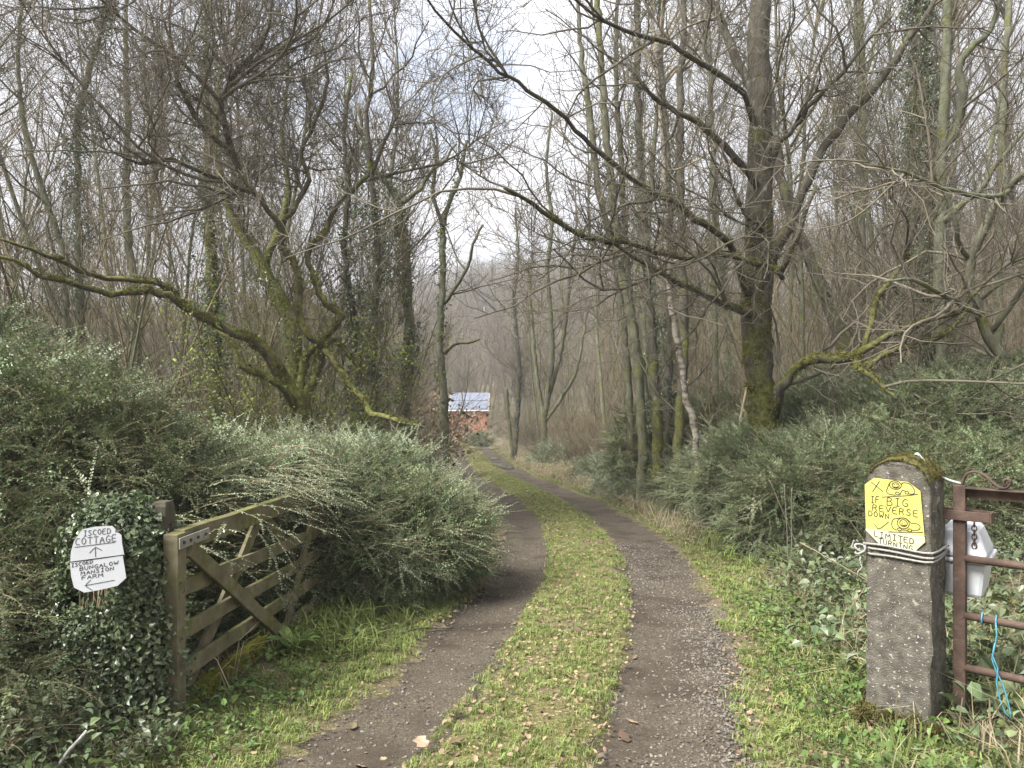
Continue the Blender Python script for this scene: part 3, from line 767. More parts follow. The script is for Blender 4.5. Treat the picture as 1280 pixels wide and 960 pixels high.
# ---- the many stemmed mossy tree behind the left hedge
D1 = 10.5
sal = [
 ("trunk", px_path([(377,526,D1,26),(377,513,D1,24),(366,492,D1,17),(349,465,D1-.1,16),(332,438,D1-.2,16),(316,424,D1-.3,14),(300,419,D1-.4,12),(284,413,D1-.5,11),(257,400,D1-.7,11),(240,389,D1-.8,11),(210,371,D1-1,10),(190,364,D1-1.1,9),(176,363,D1-1.2,9),(150,366,D1-1.4,8),(124,363,D1-1.6,8),(86,352,D1-1.9,7),(50,345,D1-2.1,6),(20,325,D1-2.3,5),(-20,318,D1-2.5,4)])),
 ("stem", px_path([(236,386,D1-.8,9),(225,378,D1-.9,10),(214,364,D1-.9,10),(202,355,D1-1,9),(180,351,D1-1.1,8),(157,348,D1-1.3,8),(133,348,D1-1.4,8),(112,343,D1-1.6,7),(84,332,D1-1.8,7),(56,318,D1-2,6),(25,306,D1-2.2,5),(-10,296,D1-2.4,4)])),
 ("stem", px_path([(368,508,D1-.1,11),(358,490,D1-.3,10),(336,474,D1-.5,10),(318,466,D1-.6,9),(304,457,D1-.7,9),(296,446,D1-.7,8),(290,432,D1-.7,7),(281,421,D1-.7,6),(264,408,D1-.6,4)])),
 ("stem", px_path([(378,515,D1,14),(386,490,D1+.1,12),(393,466,D1+.2,12),(402,440,D1+.2,13),(398,428,D1+.1,12),(387,419,D1,11),(378,404,D1,10),(373,388,D1,11),(372,352,D1,10),(369,330,D1,10),(360,317,D1,9),(351,309,D1,9),(353,297,D1,9),(348,280,D1,9),(335,262,D1,8),(318,240,D1-.1,9),(302,214,D1-.2,9),(288,186,D1-.3,10),(283,160,D1-.4,9),(277,140,D1-.4,8),(283,112,D1-.5,7),(299,82,D1-.5,6),(325,60,D1-.6,5),(340,20,D1-.7,4)])),
 ("stem", px_path([(376,503,D1+.1,12),(374,480,D1+.2,11),(378,460,D1+.3,11),(385,443,D1+.3,11),(397,430,D1+.2,10),(412,413,D1+.2,10),(424,401,D1+.2,10),(424,392,D1+.2,10),(414,384,D1+.2,9),(402,375,D1+.2,9),(397,358,D1+.2,9),(390,338,D1+.2,8),(384,318,D1+.2,8),(397,300,D1+.2,8),(408,288,D1+.3,7),(415,265,D1+.3,7),(432,246,D1+.3,7),(452,228,D1+.3,7),(470,208,D1+.4,6),(482,175,D1+.4,5),(500,140,D1+.4,4)])),
 ("stem", px_path([(401,436,D1+.2,9),(415,446,D1,9),(423,460,D1-.1,9),(432,473,D1-.2,9),(441,484,D1-.3,9),(452,496,D1-.4,9),(459,510,D1-.5,9),(466,518,D1-.6,9),(480,521,D1-.7,8),(492,525,D1-.8,8),(510,529,D1-.9,6),(532,534,D1-1,5)])),
 ("stem", px_path([(404,440,D1+.2,5),(418,424,D1+.3,5),(432,440,D1+.3,5),(445,455,D1+.4,4),(452,470,D1+.4,4)])),
 ("stem", px_path([(288,186,D1-.3,8),(262,170,D1-.5,7),(240,140,D1-.7,7),(222,100,D1-.9,6),(214,55,D1-1,5),(200,10,D1-1.1,4)])),
 ("stem", px_path([(350,283,D1,7),(372,255,D1+.2,7),(385,225,D1+.3,7),(376,190,D1+.4,6),(395,150,D1+.5,6),(410,100,D1+.6,5),(402,50,D1+.7,4)])),
 ("stem", px_path([(318,240,D1-.1,7),(285,228,D1-.4,7),(250,215,D1-.7,6),(215,200,D1-1,6),(175,205,D1-1.2,5),(140,190,D1-1.4,4)])),
]
hero_tree("willow_tree", "mossy many stemmed tree spreading low over the left hedge with a dense twiggy crown", "tree", sal, M['willow_bark'], M['twig'],
          lv=(4.0, 7.4, 11.5), lens=((.6, 2.1), (.3, 1.0), (.12, .4)), seed=2, wig=.26, up=.085, rtwig=.0026, l0=(1.7, (1.2, 3.4)), lr=.007, limb_w=.88, moss_n=2600,
          weight=lambda S, D, Ln, R: np.where(S[:, 2] < 3.9, .04, 1.0))

# ---- other trees one can tell apart, each with its own course
def pole(name, label, pts, bark='pole_bark', twig='twig', seed=0, lv=(1.6, 4, 5), lens=((.6, 2.0), (.35, 1.0), (.2, .5)), ivy=None, extra=(), zmin=2.5, rtw=.0035, up=.08, ang=None, cat="tree"):
    paths = [("trunk", px_path(pts))] + [("limb", px_path(e)) for e in extra]
    return hero_tree(name, label, cat, paths, M[bark], M[twig], seed=seed, lv=lv, lens=lens, rtwig=rtw, ivy=ivy, up=up,
                     weight=lambda S, D, Ln, R: np.where(S[:, 2] < zmin, .15, 1.0))

pole("leaning_tree", "thick yellow mossy trunk leaning left just behind the many stemmed tree",
     [(372,530,12.6,22),(368,455,12.6,22),(364,405,12.6,21),(354,381,12.6,19),(337,350,12.6,17),(327,328,12.6,15),(312,305,12.6,13),(296,280,12.6,11),(280,240,12.6,9),(270,170,12.6,7),(276,80,12.6,5)], 'full_moss', 'green_twig', 11,
     extra=[[(330,335,12.6,12),(338,310,12.7,11),(352,280,12.8,10),(360,230,12.9,7),(352,170,13,5),(360,90,13.2,3),(350,10,13.3,2),(356,-60,13.3,1)]], ivy=[([0], 14, .1)])
pole("ivy_clad_tree", "straight ivy wrapped trunk left of the far track with two bare forks on top",
     [(505,556,14,13),(507,520,14,12),(511,470,14,12),(512,420,14,12),(510,370,14,12),(507,320,14,11),(502,280,14,10),(498,255,14,9),(484,232,14,7),(471,215,14,6),(455,180,14,5),(448,130,14,4)], 'pole_bark', 'twig', 12,
     extra=[[(499,256,14,8),(512,246,14,7),(526,235,14,6),(534,218,14,5),(552,205,14,4),(570,180,14,3)]], ivy=[([0], 75, .035, 5.2)])
pole("ivy_clad_tree", "thin dark trunk with a broad sleeve of ivy beside the many stemmed tree",
     [(470,548,13,10),(469,500,13,9),(467,440,13,9),(469,390,13,8),(472,330,13,8),(469,270,13,8),(463,210,13,7),(458,150,13,6),(466,80,13,5),(462,0,13,4)], 'bark', 'twig', 13, ivy=[([0], 60, .22, 5.8)])
pole("ivy_clad_tree", "ivy smothered slanting trunk between the many stemmed tree and the straight ivy trunk",
     [(452,545,13.4,8),(449,480,13.4,8),(444,420,13.4,8),(436,360,13.4,7),(430,300,13.4,7),(436,240,13.4,6),(430,170,13.4,5),(440,90,13.4,4)], 'bark', 'twig', 14, ivy=[([0], 52, .24, 5.2)])
pole("forked_tree", "bare forked tree standing just left of the pink cottage",
     [(556,562,17,12),(556,525,17,10),(554,480,17,10),(550,440,17,9),(551,395,17,9),(554,340,17,8),(553,300,17,8),(555,275,17,7),(563,250,17,6),(575,220,17,5),(583,175,17,4)], 'pole_bark', 'twig', 15,
     extra=[[(554,285,17,6),(546,262,17,5),(540,235,17,5),(545,200,17,4),(538,160,17,3)], [(556,442,17,5),(568,430,16.8,5),(583,428,16.6,4),(599,424,16.4,3)], [(555,380,17,5),(570,358,16.8,5),(585,335,16.6,4),(592,305,16.4,4),(604,280,16.2,3)]], zmin=3.2, ivy=[([0], 12, .03)])
pole("dead_pole", "bare broken pole beside the thin dark trunk at the right of the far track", [(641,572,32,5),(638,545,32,4.6),(635,515,32,4.4),(633,484,32,4)], 'pole_bark', 'twig', 16, lv=(.6, 1, 1), lens=((.1, .3), (.1, .2), (.1, .2)), zmin=-5, cat="pole")
pole("slim_tree", "thin dark trunk just right of the bare broken pole", [(643,574,33,7),(645,545,33,6),(648,500,33,5.5),(649,455,33,5),(645,410,33,4.5),(643,370,33,4),(648,320,33,3),(644,260,33,2.5)], 'bark', 'twig', 17, zmin=0.2, rtw=.007, lens=((.8, 2.6), (.5, 1.3), (.3, .7)), ivy=[([0], 16, .02)])
pole("coppiced_tree", "many stemmed slim tree on the bank right of the bare broken pole",
     [(680,560,29.0,9),(681,520,29.0,8),(687,480,29.0,7),(690,440,29.0,7),(688,390,29.0,6),(684,340,29.0,6),(690,280,29.0,5),(683,210,29.0,4),(690,140,29.0,3)], 'pole_bark', 'twig', 18,
     extra=[[(681,530,29.0,6),(674,490,29.0,5),(668,440,29.0,5),(664,390,29.0,4),(660,330,29.0,3)], [(684,500,29.0,6),(698,455,28.9,5),(707,400,28.8,5),(713,340,28.7,4),(722,270,28.6,3)], [(683,525,29.0,5),(700,500,28.9,5),(718,470,28.8,4),(728,430,28.7,3),(735,380,28.7,3)]], zmin=.2)
for k, (pts, b, lab, iv) in enumerate([
    ([(803,556,14,13),(801,510,14,12),(797,450,14,12),(786,380,14,11),(775,330,14,11),(764,230,14,10),(754,120,14,9),(747,0,14,7),(742,-120,14,5)], 'pole_bark', "left trunk of the tight clump of tall poles behind the birch", None),
    ([(822,556,13.6,14),(820,500,13.6,13),(814,410,13.6,12),(808,330,13.6,12),(800,200,13.6,10),(797,90,13.6,9),(796,0,13.6,8),(790,-110,13.6,5)], 'mossy_bark', "mossy trunk in the middle of the clump of tall poles behind the birch", [([0], 12, .03)]),
    ([(847,560,13,13),(851,500,13,12),(856,430,13,12),(854,350,13,12),(852,260,13,11),(850,160,13,10),(853,60,13,8),(855,-20,13,7),(850,-130,13,4)], 'mossy_bark', "upright mossy pole just right of the birch stem", None),
    ([(790,560,15,10),(785,480,15,9),(779,400,15,9),(768,320,15,9),(749,240,15,8),(738,150,15,8),(726,60,15,6),(720,-40,15,4)], 'pole_bark', "slim trunk leaning left out of the clump of tall poles", None),
    ([(832,560,14.5,10),(836,480,14.5,10),(835,380,14.5,9),(836,260,14.5,9),(832,160,14.5,8),(826,60,14.5,6),(828,-60,14.5,4)], 'bark', "dark thin trunk at the back of the clump of tall poles", [([0], 20, .05)]),
    ([(812,558,15,8),(806,480,15,8),(790,390,15,8),(782,300,15,7),(776,200,15,7),(770,90,15,6),(772,-30,15,4)], 'pole_bark', "grey pole between the left and middle trunks of the clump", None),
    ]):
    pole("tall_pole_tree", lab, pts, b, 'twig', 30 + k, iv and (1.7, 4, 4) or (1.7, 4, 4), ((.7, 2.4), (.35, 1.0), (.2, .5)), iv, zmin=3.4, up=.1)
pole("birch_tree", "slender pale birch with banded bark leaning left in front of the tall poles",
     [(872,566,11,9),(869,545,11,9),(863,515,11,9),(857,487,11,8.5),(850,445,11,8),(842,402,11,8),(838,365,11,7.5),(835,330,11,7),(832,270,11,7),(829,200,11,6),(824,110,11,5),(816,20,11,4),(810,-60,11,3)], 'birch', 'brown_twig', 40, (1.2, 3, 4), zmin=3.2)
pole("ivy_clad_tree", "thick ivy covered trunk right of the oak with ivy leaves sticking out",
     [(1168,470,13.5,22),(1166,400,13.5,21),(1160,330,13.5,20),(1154,262,13.5,20),(1148,190,13.5,19),(1150,110,13.5,18),(1149,30,13.5,16),(1150,-60,13.5,13),(1146,-160,13.5,8)], 'bark', 'twig', 41, ivy=[([0], 150, .09)])
pole("grey_tree", "upright grey trunk just right of the thick ivy covered trunk",
     [(1178,470,12.6,14),(1176,400,12.6,14),(1174,330,12.6,14),(1176,262,12.6,13),(1178,169,12.6,13),(1182,80,12.6,11),(1184,0,12.6,10),(1180,-100,12.6,6)], 'pole_bark', 'twig', 42,
     extra=[[(1178,190,12.6,10),(1192,168,12.5,10),(1201,145,12.4,10),(1203,115,12.3,11),(1198,88,12.3,9),(1212,62,12.2,8),(1237,38,12.2,7),(1250,0,12.1,5),(1262,-40,12,4)], [(1176,280,12.6,9),(1195,262,12.4,8),(1222,240,12.2,7),(1250,200,12,6),(1283,160,11.8,4)]], zmin=3)
pole("grey_tree", "slim straight trunk between the oak's big right limb and the thick ivy trunk",
     [(1078,480,18,12),(1077,400,18,11),(1076,300,18,11),(1077,200,18,10),(1077,100,18,9),(1075,0,18,8),(1078,-90,18,5)], 'pole_bark', 'twig', 43, zmin=4.5, rtw=.005)
pole("leaning_tree", "grey green trunk leaning left close behind the oak's trunk",
     [(1064,490,12.4,18),(1056,440,12.4,17),(1044,405,12.4,16),(1027,360,12.4,15),(1010,318,12.4,14),(996,285,12.4,13),(984,255,12.4,12),(972,195,12.4,11),(965,140,12.4,10),(958,70,12.4,8),(962,-10,12.4,6)], 'mossy_bark', 'twig', 44, zmin=3)
pole("grey_tree", "tall pale trunk near the right edge above the white box",
     [(1246,470,15,11),(1249,380,15,10),(1250,260,15,10),(1253,160,15,9),(1257,60,15,8),(1262,-20,15,7),(1264,-110,15,4)], 'pole_bark', 'twig', 45, zmin=4)
pole("grey_tree", "straight trunk left of the high hedge with a kinked top", [(100,400,15,11),(99,330,15,10),(97,262,15,9),(97,180,15,8),(101,130,15,8),(112,86,15,7),(126,45,15,6),(138,0,15,5),(136,-70,15,4)], 'pole_bark', 'twig', 46, zmin=3.2, ivy=[([0], 60, .14)])
pole("grey_tree", "gently curved trunk at the far left edge of the wood", [(84,400,14,9),(80,320,14,9),(70,285,14,8),(55,245,14,8),(42,205,14,7),(31,160,14,7),(26,120,14,6),(22,60,14,5),(30,-10,14,4)], 'pole_bark', 'twig', 47, zmin=3)
pole("ivy_clad_tree", "mossy trunk with loose ivy left of the yellow leaning trunk", [(270,470,14,16),(268,400,14,15),(264,330,14,14),(262,270,14,12),(259,225,14,10),(262,160,14,8),(256,80,14,6),(260,0,14,4)], 'full_moss', 'twig', 48, zmin=3, ivy=[([0], 60, .14)])
pole("grey_tree", "slim grey trunk above the top of the high left hedge", [(170,420,16,12),(168,360,16,11),(160,300,16,10),(158,230,16,9),(160,150,16,8),(157,60,16,6),(160,-30,16,4)], 'pole_bark', 'twig', 49, zmin=3.5)
pole("spreading_tree", "pale barked tree at the right edge with long thin drooping boughs",
     [(1262,480,8.6,14),(1246,440,8.6,13),(1225,395,8.6,12),(1212,345,8.6,11),(1224,300,8.5,10),(1244,262,8.4,10),(1262,235,8.2,9),(1285,215,8,8),(1330,180,7.8,6)], 'pole_bark', 'pale_twig', 50, (3.0, 4.0, 4), ((.6, 1.7), (.3, .8), (.15, .4)),
     extra=[[(1262,238,8.2,7),(1235,246,8,7),(1200,240,7.8,6),(1165,230,7.6,5),(1130,215,7.4,4),(1085,205,7.2,3)], [(1225,395,8.6,8),(1195,378,8.4,7),(1168,362,8.2,6),(1140,350,8,5),(1105,352,7.8,3)], [(1236,420,8.6,8),(1262,385,8.4,7),(1290,345,8.3,6),(1330,300,8.2,5)], [(1218,330,8.6,6),(1198,300,8.5,6),(1190,265,8.4,5),(1178,240,8.4,4),(1150,190,8.2,3)]], zmin=-2, rtw=.003, up=.0)

# ---- the trees of the wood that nothing tells apart: a few kinds, copied
def tree_kind(seed, h, r0, l1n, l1len, wigt=.05, crown0=.22, up=.13, rtw=.0042, lv=(4.6, 4.4), ang=(30, 60), stems=1):
    r = np.random.default_rng(seed)
    polys = []
    for s in range(stems):
        n = 14; d = nrm(np.array([r.normal(0, .12), r.normal(0, .12), 1.0]) + (r.normal(0, .22, 3) * np.array([1, 1, 0]) if stems > 1 else 0))
        p = [np.array([r.normal(0, .08), r.normal(0, .08), -.25]) if stems > 1 else np.array([0, 0, -.25])]
        for i in range(n):
            d = nrm(d + r.normal(0, wigt, 3) + np.array([0, 0, .05])); p.append(p[-1] + d * h / n)
        rr = r0 * (1 if s == 0 else r.uniform(.5, .9)) * np.linspace(1, .12, n + 1) ** .85
        rr[0] *= 1.3
        polys.append((np.array(p), rr))
    W = lambda S, D, Ln, R: np.clip((S[:, 2] - h * crown0) / (h * .3), .05, 1)
    tot = sum(len(q[0]) for q in polys)
    l1 = sprout(polys, l1n / (h * stems * .7), l1len, lambda L_: L_ * .010 + .003, ang, 6, .14, up, r, W, rmin=rtw * 1.4)
    l2 = sprout([l1], lv[0] / 2.2, (.5, 1.4), lambda L_: L_ * .006 + .002, (25, 60), 4, .17, up, r, rmin=rtw)
    l3 = sprout([l1, l2], lv[1] / 2.0, (.25, .7), lambda L_: L_ * .004 + .002, (25, 65), 2, .2, up * .6, r, rmin=rtw * .85)
    return polys, l1, l2, l3
KINDS_T = []
for i, a in enumerate([(301, 15, .066, 46, (1.0, 3.0)), (302, 17, .078, 54, (1.2, 3.2)), (303, 14, .058, 42, (1.0, 2.6)), (304, 16, .07, 50, (1.2, 3.0)), (305, 12, .052, 44, (.9, 2.4)), (306, 18, .09, 58, (1.3, 3.4))]):
    polys, l1, l2, l3 = tree_kind(*a)
    tm = tubes_mesh("trunk", [(q[0], q[1], 8) for q in polys], M['pole_bark'])
    cm = tubes_mesh("twigs", [(l1[0], l1[1], 4), (l2[0], l2[1], 3), (l3[0], l3[1], 3)], [M['twig'], M['brown_twig'], M['twig'], M['green_twig'], M['brown_twig'], M['twig']][i])
    KINDS_T.append((tm, cm, polys))
KINDS_S = []
for i, a in enumerate([(321, 5.5, .03, 26, (.6, 1.8)), (322, 7, .04, 30, (.7, 2.0)), (323, 4.5, .025, 22, (.5, 1.5)), (324, 6.5, .035, 28, (.6, 1.8))]):
    polys, l1, l2, l3 = tree_kind(*a, wigt=.08, crown0=.05, rtw=.0042, lv=(5, 5), ang=(20, 50), stems=[3, 2, 4, 3][i])
    tm = tubes_mesh("stem", [(q[0], q[1], 6) for q in polys], M['brown_twig'] if i % 2 else M['pole_bark'])
    cm = tubes_mesh("twigs", [(l1[0], l1[1], 3), (l2[0], l2[1], 3), (l3[0], l3[1], 3)], [M['brown_twig'], M['twig'], M['brown_twig'], M['green_twig']][i])
    KINDS_S.append((tm, cm, polys))

TAKEN = []
def free(x, y, dmin):
    for (a, b) in TAKEN:
        if (a - x) ** 2 + (b - y) ** 2 < dmin * dmin: return False
    TAKEN.append((x, y)); return True
def view_px(x, y): return 640 + FPX * x / y
def wood(n, ymin, ymax, side, kinds, name, label, group, cat, dmin, scl, gap=2.8, ivy_p=0.0, pmin=-160, pmax=1440):
    made = 0; tries = 0
    while made < n and tries < 6000:
        tries += 1
        y = ymin + (ymax - ymin) * RNG.random() ** 1.25
        p = RNG.uniform(pmin, pmax)
        x = (p - 640) / FPX * y
        s = x - track_x(y)
        if (side < 0 and s > -gap) or (side > 0 and s < gap): continue
        if y < 78 and 545 < p < 632: continue
        if y < 24 and (430 < p < 545 or 300 < p < 400) and kinds is KINDS_T: continue
        if 74 < y < 92 and -9 < x < 2: continue
        if not free(x, y, dmin): continue
        tm, cm, polys = kinds[RNG.integers(len(kinds))]
        z = float(ground_z(x, y))
        ivied = bool(RNG.random() < ivy_p and y < 26)
        if ivied: root = empty(name, (x, y, z), label.replace("slender bare tree", "slender tree with an ivy sleeve"), cat, "ivied " + group, RNG.uniform(0, 6.28))
        else: root = empty(name, (x, y, z), label, cat, group, RNG.uniform(0, 6.28))
        f = RNG.uniform(*scl); root.scale = (f * RNG.uniform(.8, 1.1),) * 2 + (f,)
        link(tm.name.split('.')[0], tm, root); t = link("twigs", cm, root); t["kind"] = "stuff"
        if ivied:
            S, D, Ln, R = seg_arrays(polys)
            k = S[:, 2] < 7
            S, D, R, Ln = S[k], D[k], R[k], Ln[k]
            m = int(Ln.sum() * 60); i = RNG.choice(len(S), m, p=Ln / Ln.sum())
            q = rand_dirs(m); q[:, 2] *= .2; q = nrm(q)
            pos = S[i] + D[i] * RNG.random(m)[:, None] + q * (R[i] + .12 * RNG.random(m) ** 2)[:, None]
            scatter("ivy", IVY, pos, orient(q + np.array([0, 0, .3]), rand_dirs(m)), RNG.uniform(.8, 1.5, m), root)
        made += 1
wood(58, 13, 45, -1, KINDS_T, "bare_tree", "slender bare tree standing in the wood left of the track", "bare trees in the left wood", "tree", 1.3, (.8, 1.15), ivy_p=.16, pmax=545)
wood(66, 14, 45, 1, KINDS_T, "bare_tree", "slender bare tree standing in the wood right of the track", "bare trees in the right wood", "tree", 1.3, (.8, 1.15), ivy_p=.12, pmin=650)
wood(60, 45, 88, -1, KINDS_T, "bare_tree", "small looking bare tree far back in the left part of the wood", "bare trees far back on the left", "tree", 1.8, (.7, 1.0), gap=4, pmax=560)
wood(80, 42, 90, 1, KINDS_T, "bare_tree", "small looking bare tree far back in the right part of the wood", "bare trees far back on the right", "tree", 1.8, (.6, .9), gap=4, pmin=632)
wood(110, 11.5, 40, -1, KINDS_S, "sapling", "thin twiggy sapling among the trunks left of the track", "saplings in the left wood", "sapling", .6, (.7, 1.1), gap=2.6, pmax=560)
wood(180, 11.5, 48, 1, KINDS_S, "sapling", "thin twiggy sapling among the trunks right of the track", "saplings in the right wood", "sapling", .6, (.7, 1.1), gap=2.6, pmin=640)

for (px, d, f, lab) in [(604, 66, .62, "thin sapling right before the roof of the pink cottage"), (613, 58, .6, "sapling just right of the pink cottage"), (622, 70, .7, "sapling standing at the far end of the cottage roof"), (598, 74, .5, "small sapling touching the cottage wall in view"), (547, 48, .8, "sapling hiding the left end of the pink cottage"), (539, 40, .8, "sapling left of the pink cottage by the far track")]:
    b = P(px, 500, d); b[2] = ground_z(b[0], b[1]); tm, cm, _p = KINDS_S[int(RNG.integers(4))]
    root = empty("sapling", b, lab, "sapling", None, RNG.uniform(0, 6)); root.scale = (f, f, f)
    link("stem", tm, root); t = link("twigs", cm, root); t["kind"] = "stuff"

# far wood on the hillside: one mass
far_meshes = []
for i, a in enumerate([(341, 11, .14, 22, (1.4, 3.6)), (342, 9, .12, 20, (1.2, 3.2)), (343, 12, .16, 24, (1.6, 3.8))]):
    polys, l1, l2, l3 = tree_kind(*a, rtw=.022, lv=(3.6, 2.8), crown0=.12)
    far_meshes.append(tubes_mesh(f"far_tree_mesh_{i}", [(q[0], q[1], 5) for q in polys] + [(l1[0], l1[1], 3), (l2[0], l2[1], 3), (l3[0][::2], l3[1][::2], 3)], M['far_twig']))
FAR = source("far_tree", far_meshes)
n = 4800
R = np.sqrt(RNG.uniform(92 ** 2, 235 ** 2, n)); A = np.radians(RNG.uniform(-50, 50, n))
fx, fy = R * np.sin(A), R * np.cos(A)
k = fy > 60
fx, fy = fx[k], fy[k]
scatter("far_woodland", FAR, np.stack([fx, fy, ground_z(fx, fy)], -1), spin(len(fx), .05), RNG.uniform(.7, 1.15, len(fx)))

# brushwood between the trunks
brush = []
for i in range(4):
    r = np.random.default_rng(360 + i)
    st = []
    for s in range(16):
        a = r.uniform(0, 6.28); d = nrm(np.array([math.cos(a) * .55, math.sin(a) * .55, 1])); p = [np.array([r.normal(0, .2), r.normal(0, .2), -.05])]
        for q in range(6):
            d = nrm(d + r.normal(0, .13, 3)); p.append(p[-1] + d * r.uniform(.18, .34))
        st.append((np.array(p), np.linspace(.008, .003, 7)))
    l2 = sprout(st, 4.5, (.25, .8), lambda L_: L_ * .005 + .002, (25, 60), 4, .2, .05, r, rmin=.003)
    l3 = sprout([l2], 5, (.12, .35), lambda L_: L_ * .004 + .001, (25, 60), 2, .2, .03, r, rmin=.0028)
    brush.append(tubes_mesh(f"brush_mesh_{i}", [(np.stack([q[0] for q in st]), np.stack([q[1] for q in st]), 4), (l2[0], l2[1], 3), (l3[0], l3[1], 3)], [M['brown_twig'], M['pale_twig'], M['green_twig'], M['brown_twig']][i]))
BRUSH = source("brush", brush)
def area(n, pmin, pmax, ymin, ymax, smin, gapfn=None):
    y = ymin + (ymax - ymin) * RNG.random(n) ** 1.2; p = RNG.uniform(pmin, pmax, n); x = (p - 640) / FPX * y
    s = np.abs(x - track_x(np.clip(y, -6, 90))); k = s > smin
    x, y = x[k], y[k]
    return np.stack([x, y, ground_z(x, y)], -1)
pts = area(1300, -150, 1430, 11.5, 75, 2.5)
scatter("undergrowth", BRUSH, pts, spin(len(pts), .12), RNG.uniform(.6, 1.35, len(pts)))

# ---- shrubs
def shrub(name, label, ells, per_m2, src, cat="shrub", seed=0, long_n=0, scl=(.75, 1.25), up=.35, group=None, jitter=.35, stemmat='brown_twig'):
    c0 = np.array(ells[0][0], float)
    base = np.array([c0[0], c0[1], float(ground_z(c0[0], c0[1]))])
    root = empty(name, base, label, cat, group)
    allp, alld = [], []
    for c, rr in ells:
        c = np.array(c, float); rr = np.array(rr, float)
        ar = 4 * math.pi * (((rr[0] * rr[1]) ** 1.6 + (rr[0] * rr[2]) ** 1.6 + (rr[1] * rr[2]) ** 1.6) / 3) ** (1 / 1.6)
        n = int(ar * per_m2)
        d = rand_dirs(n); f = 1 - .42 * RNG.random(n) ** 1.6
        lump = 1 + .20 * wob(d[:, 0] * 2 + c[0], d[:, 2] * 2 + d[:, 1] * 2, 1.7)
        p = c + d * rr * (f * lump)[:, None]
        nn = nrm(d / rr)
        k = (p[:, 2] > ground_z(p[:, 0], p[:, 1]) + .02) & (wob(p[:, 0] * 1.9 + p[:, 1], p[:, 2] * 2.3 - p[:, 1] * .7, 1.9) > -.40)
        for c2, r2 in ells:
            if c2 is c or np.allclose(c2, c): continue
            k &= np.linalg.norm((p - np.array(c2)) / np.array(r2), axis=1) > .62
        allp.append(p[k]); alld.append(nn[k])
    p = np.concatenate(allp); nn = np.concatenate(alld)
    dirs = nrm(nn + RNG.normal(0, jitter * 1.5, nn.shape) + np.array([0, 0, up]))
    sc_ = RNG.uniform(*scl, len(p))
    start = p - dirs * (.25 * sc_)[:, None]
    scatter("foliage", src, start - base, orient(dirs, nrm(nn * .6 + np.array([0, 0, 1.0]) + RNG.normal(0, .25, nn.shape))), sc_, root)
    if long_n:
        i = RNG.choice(len(p), long_n); i = i[nn[i][:, 2] > -.2]
        dd = nrm(nn[i] + RNG.normal(0, .45, (len(i), 3)) + np.array([0, 0, .25]))
        scatter("long_sprays", SPRAY_LONG, p[i] - dd * .2 - base, orient(dd, np.tile([0, 0, 1.0], (len(i), 1))), RNG.uniform(.7, 1.2, len(i)), root)
    st = []
    for c, rr in ells:
        c = np.array(c, float); rr = np.array(rr, float)
        for _ in range(26):
            d = rand_dirs(1)[0]; d[2] = abs(d[2]) * .8
            e = c + d * rr * .92
            b = np.array([c[0] + RNG.normal(0, .18) * rr[0], c[1] + RNG.normal(0, .18) * rr[1], 0]); b[2] = ground_z(b[0], b[1]) - .05
            m = (b + e) / 2 + np.array([0, 0, .22 * rr[2]])
            t = np.linspace(0, 1, 7)[:, None]
            q = (1 - t) ** 2 * b + 2 * t * (1 - t) * m + t ** 2 * e
            st.append((q - base, np.linspace(.014, .004, 7)))
    o = link("stems", tubes_mesh("stems", [(np.stack([q[0] for q in st]), np.stack([q[1] for q in st]), 5)], M[stemmat]), root); o["kind"] = "stuff"
    return root

shrub("hedge_shrub", "high dark evergreen shrub filling the left edge behind the ivy covered post", [((-3.75, 5.3, .70), (1.75, 1.25, 1.12)), ((-3.0, 4.6, .1), (1.0, .75, .85)), ((-5.2, 6.6, .95), (1.7, 1.5, 1.3)), ((-2.95, 6.3, .35), (.8, .9, .85))], 300, SPRAY_DARK, long_n=450)
shrub("hedge_shrub", "broad grey green evergreen shrub spreading over and behind the open wooden gate", [((-1.35, 7.1, .12), (1.12, 1.05, .76)), ((-2.35, 6.1, .28), (.72, 1.15, .80)), ((-2.2, 8.2, .12), (1.3, 1.0, .84)), ((-1.72, 6.9, .24), (.8, .9, .66))], 330, SPRAY, long_n=3200)
shrub("hedge_shrub", "rounded grey green shrub at the foot of the oak right of the track", [((3.7, 8.7, .10), (1.2, 1.0, .92)), ((3.6, 10.3, .2), (1.1, 1.1, .88)), ((3.4, 12.0, -.1), (.95, 1.1, .66)), ((3.2, 13.8, -.42), (.85, 1.0, .52))], 330, SPRAY, long_n=2600)
shrub("hedge_shrub", "tall dark shrub behind the concrete post reaching the right edge", [((5.3, 8.9, .65), (1.6, 1.35, 1.15)), ((4.75, 8.0, .25), (1.0, .9, .85)), ((6.6, 8.6, .7), (1.5, 1.3, 1.2)), ((4.6, 10.2, .7), (1.3, 1.0, 1.0))], 280, SPRAY, long_n=1800)
shrub("low_shrub", "low green brown bush on the right bank between the track and the tall poles", [((2.5, 15.0, -.62), (.6, .9, .4)), ((3.2, 15.8, -.5), (.8, 1.0, .5))], 130, SPRAY_PALE, long_n=60, scl=(.7, 1.1))
shrub("low_shrub", "low straggly bush beside the far track under the many stemmed slim tree", [((2.3, 16.5, -.7), (.6, 1.1, .32)), ((3.0, 17.5, -.6), (.9, 1.2, .42))], 90, SPRAY_PALE, scl=(.7, 1.2))
shrub("low_shrub", "straggly pale scrub on the right bank where the track starts to bend", [((2.4, 19.5, -.75), (.85, 1.5, .5)), ((3.6, 18.6, -.55), (1.0, 1.3, .7))], 75, SPRAY_PALE, scl=(.8, 1.4))
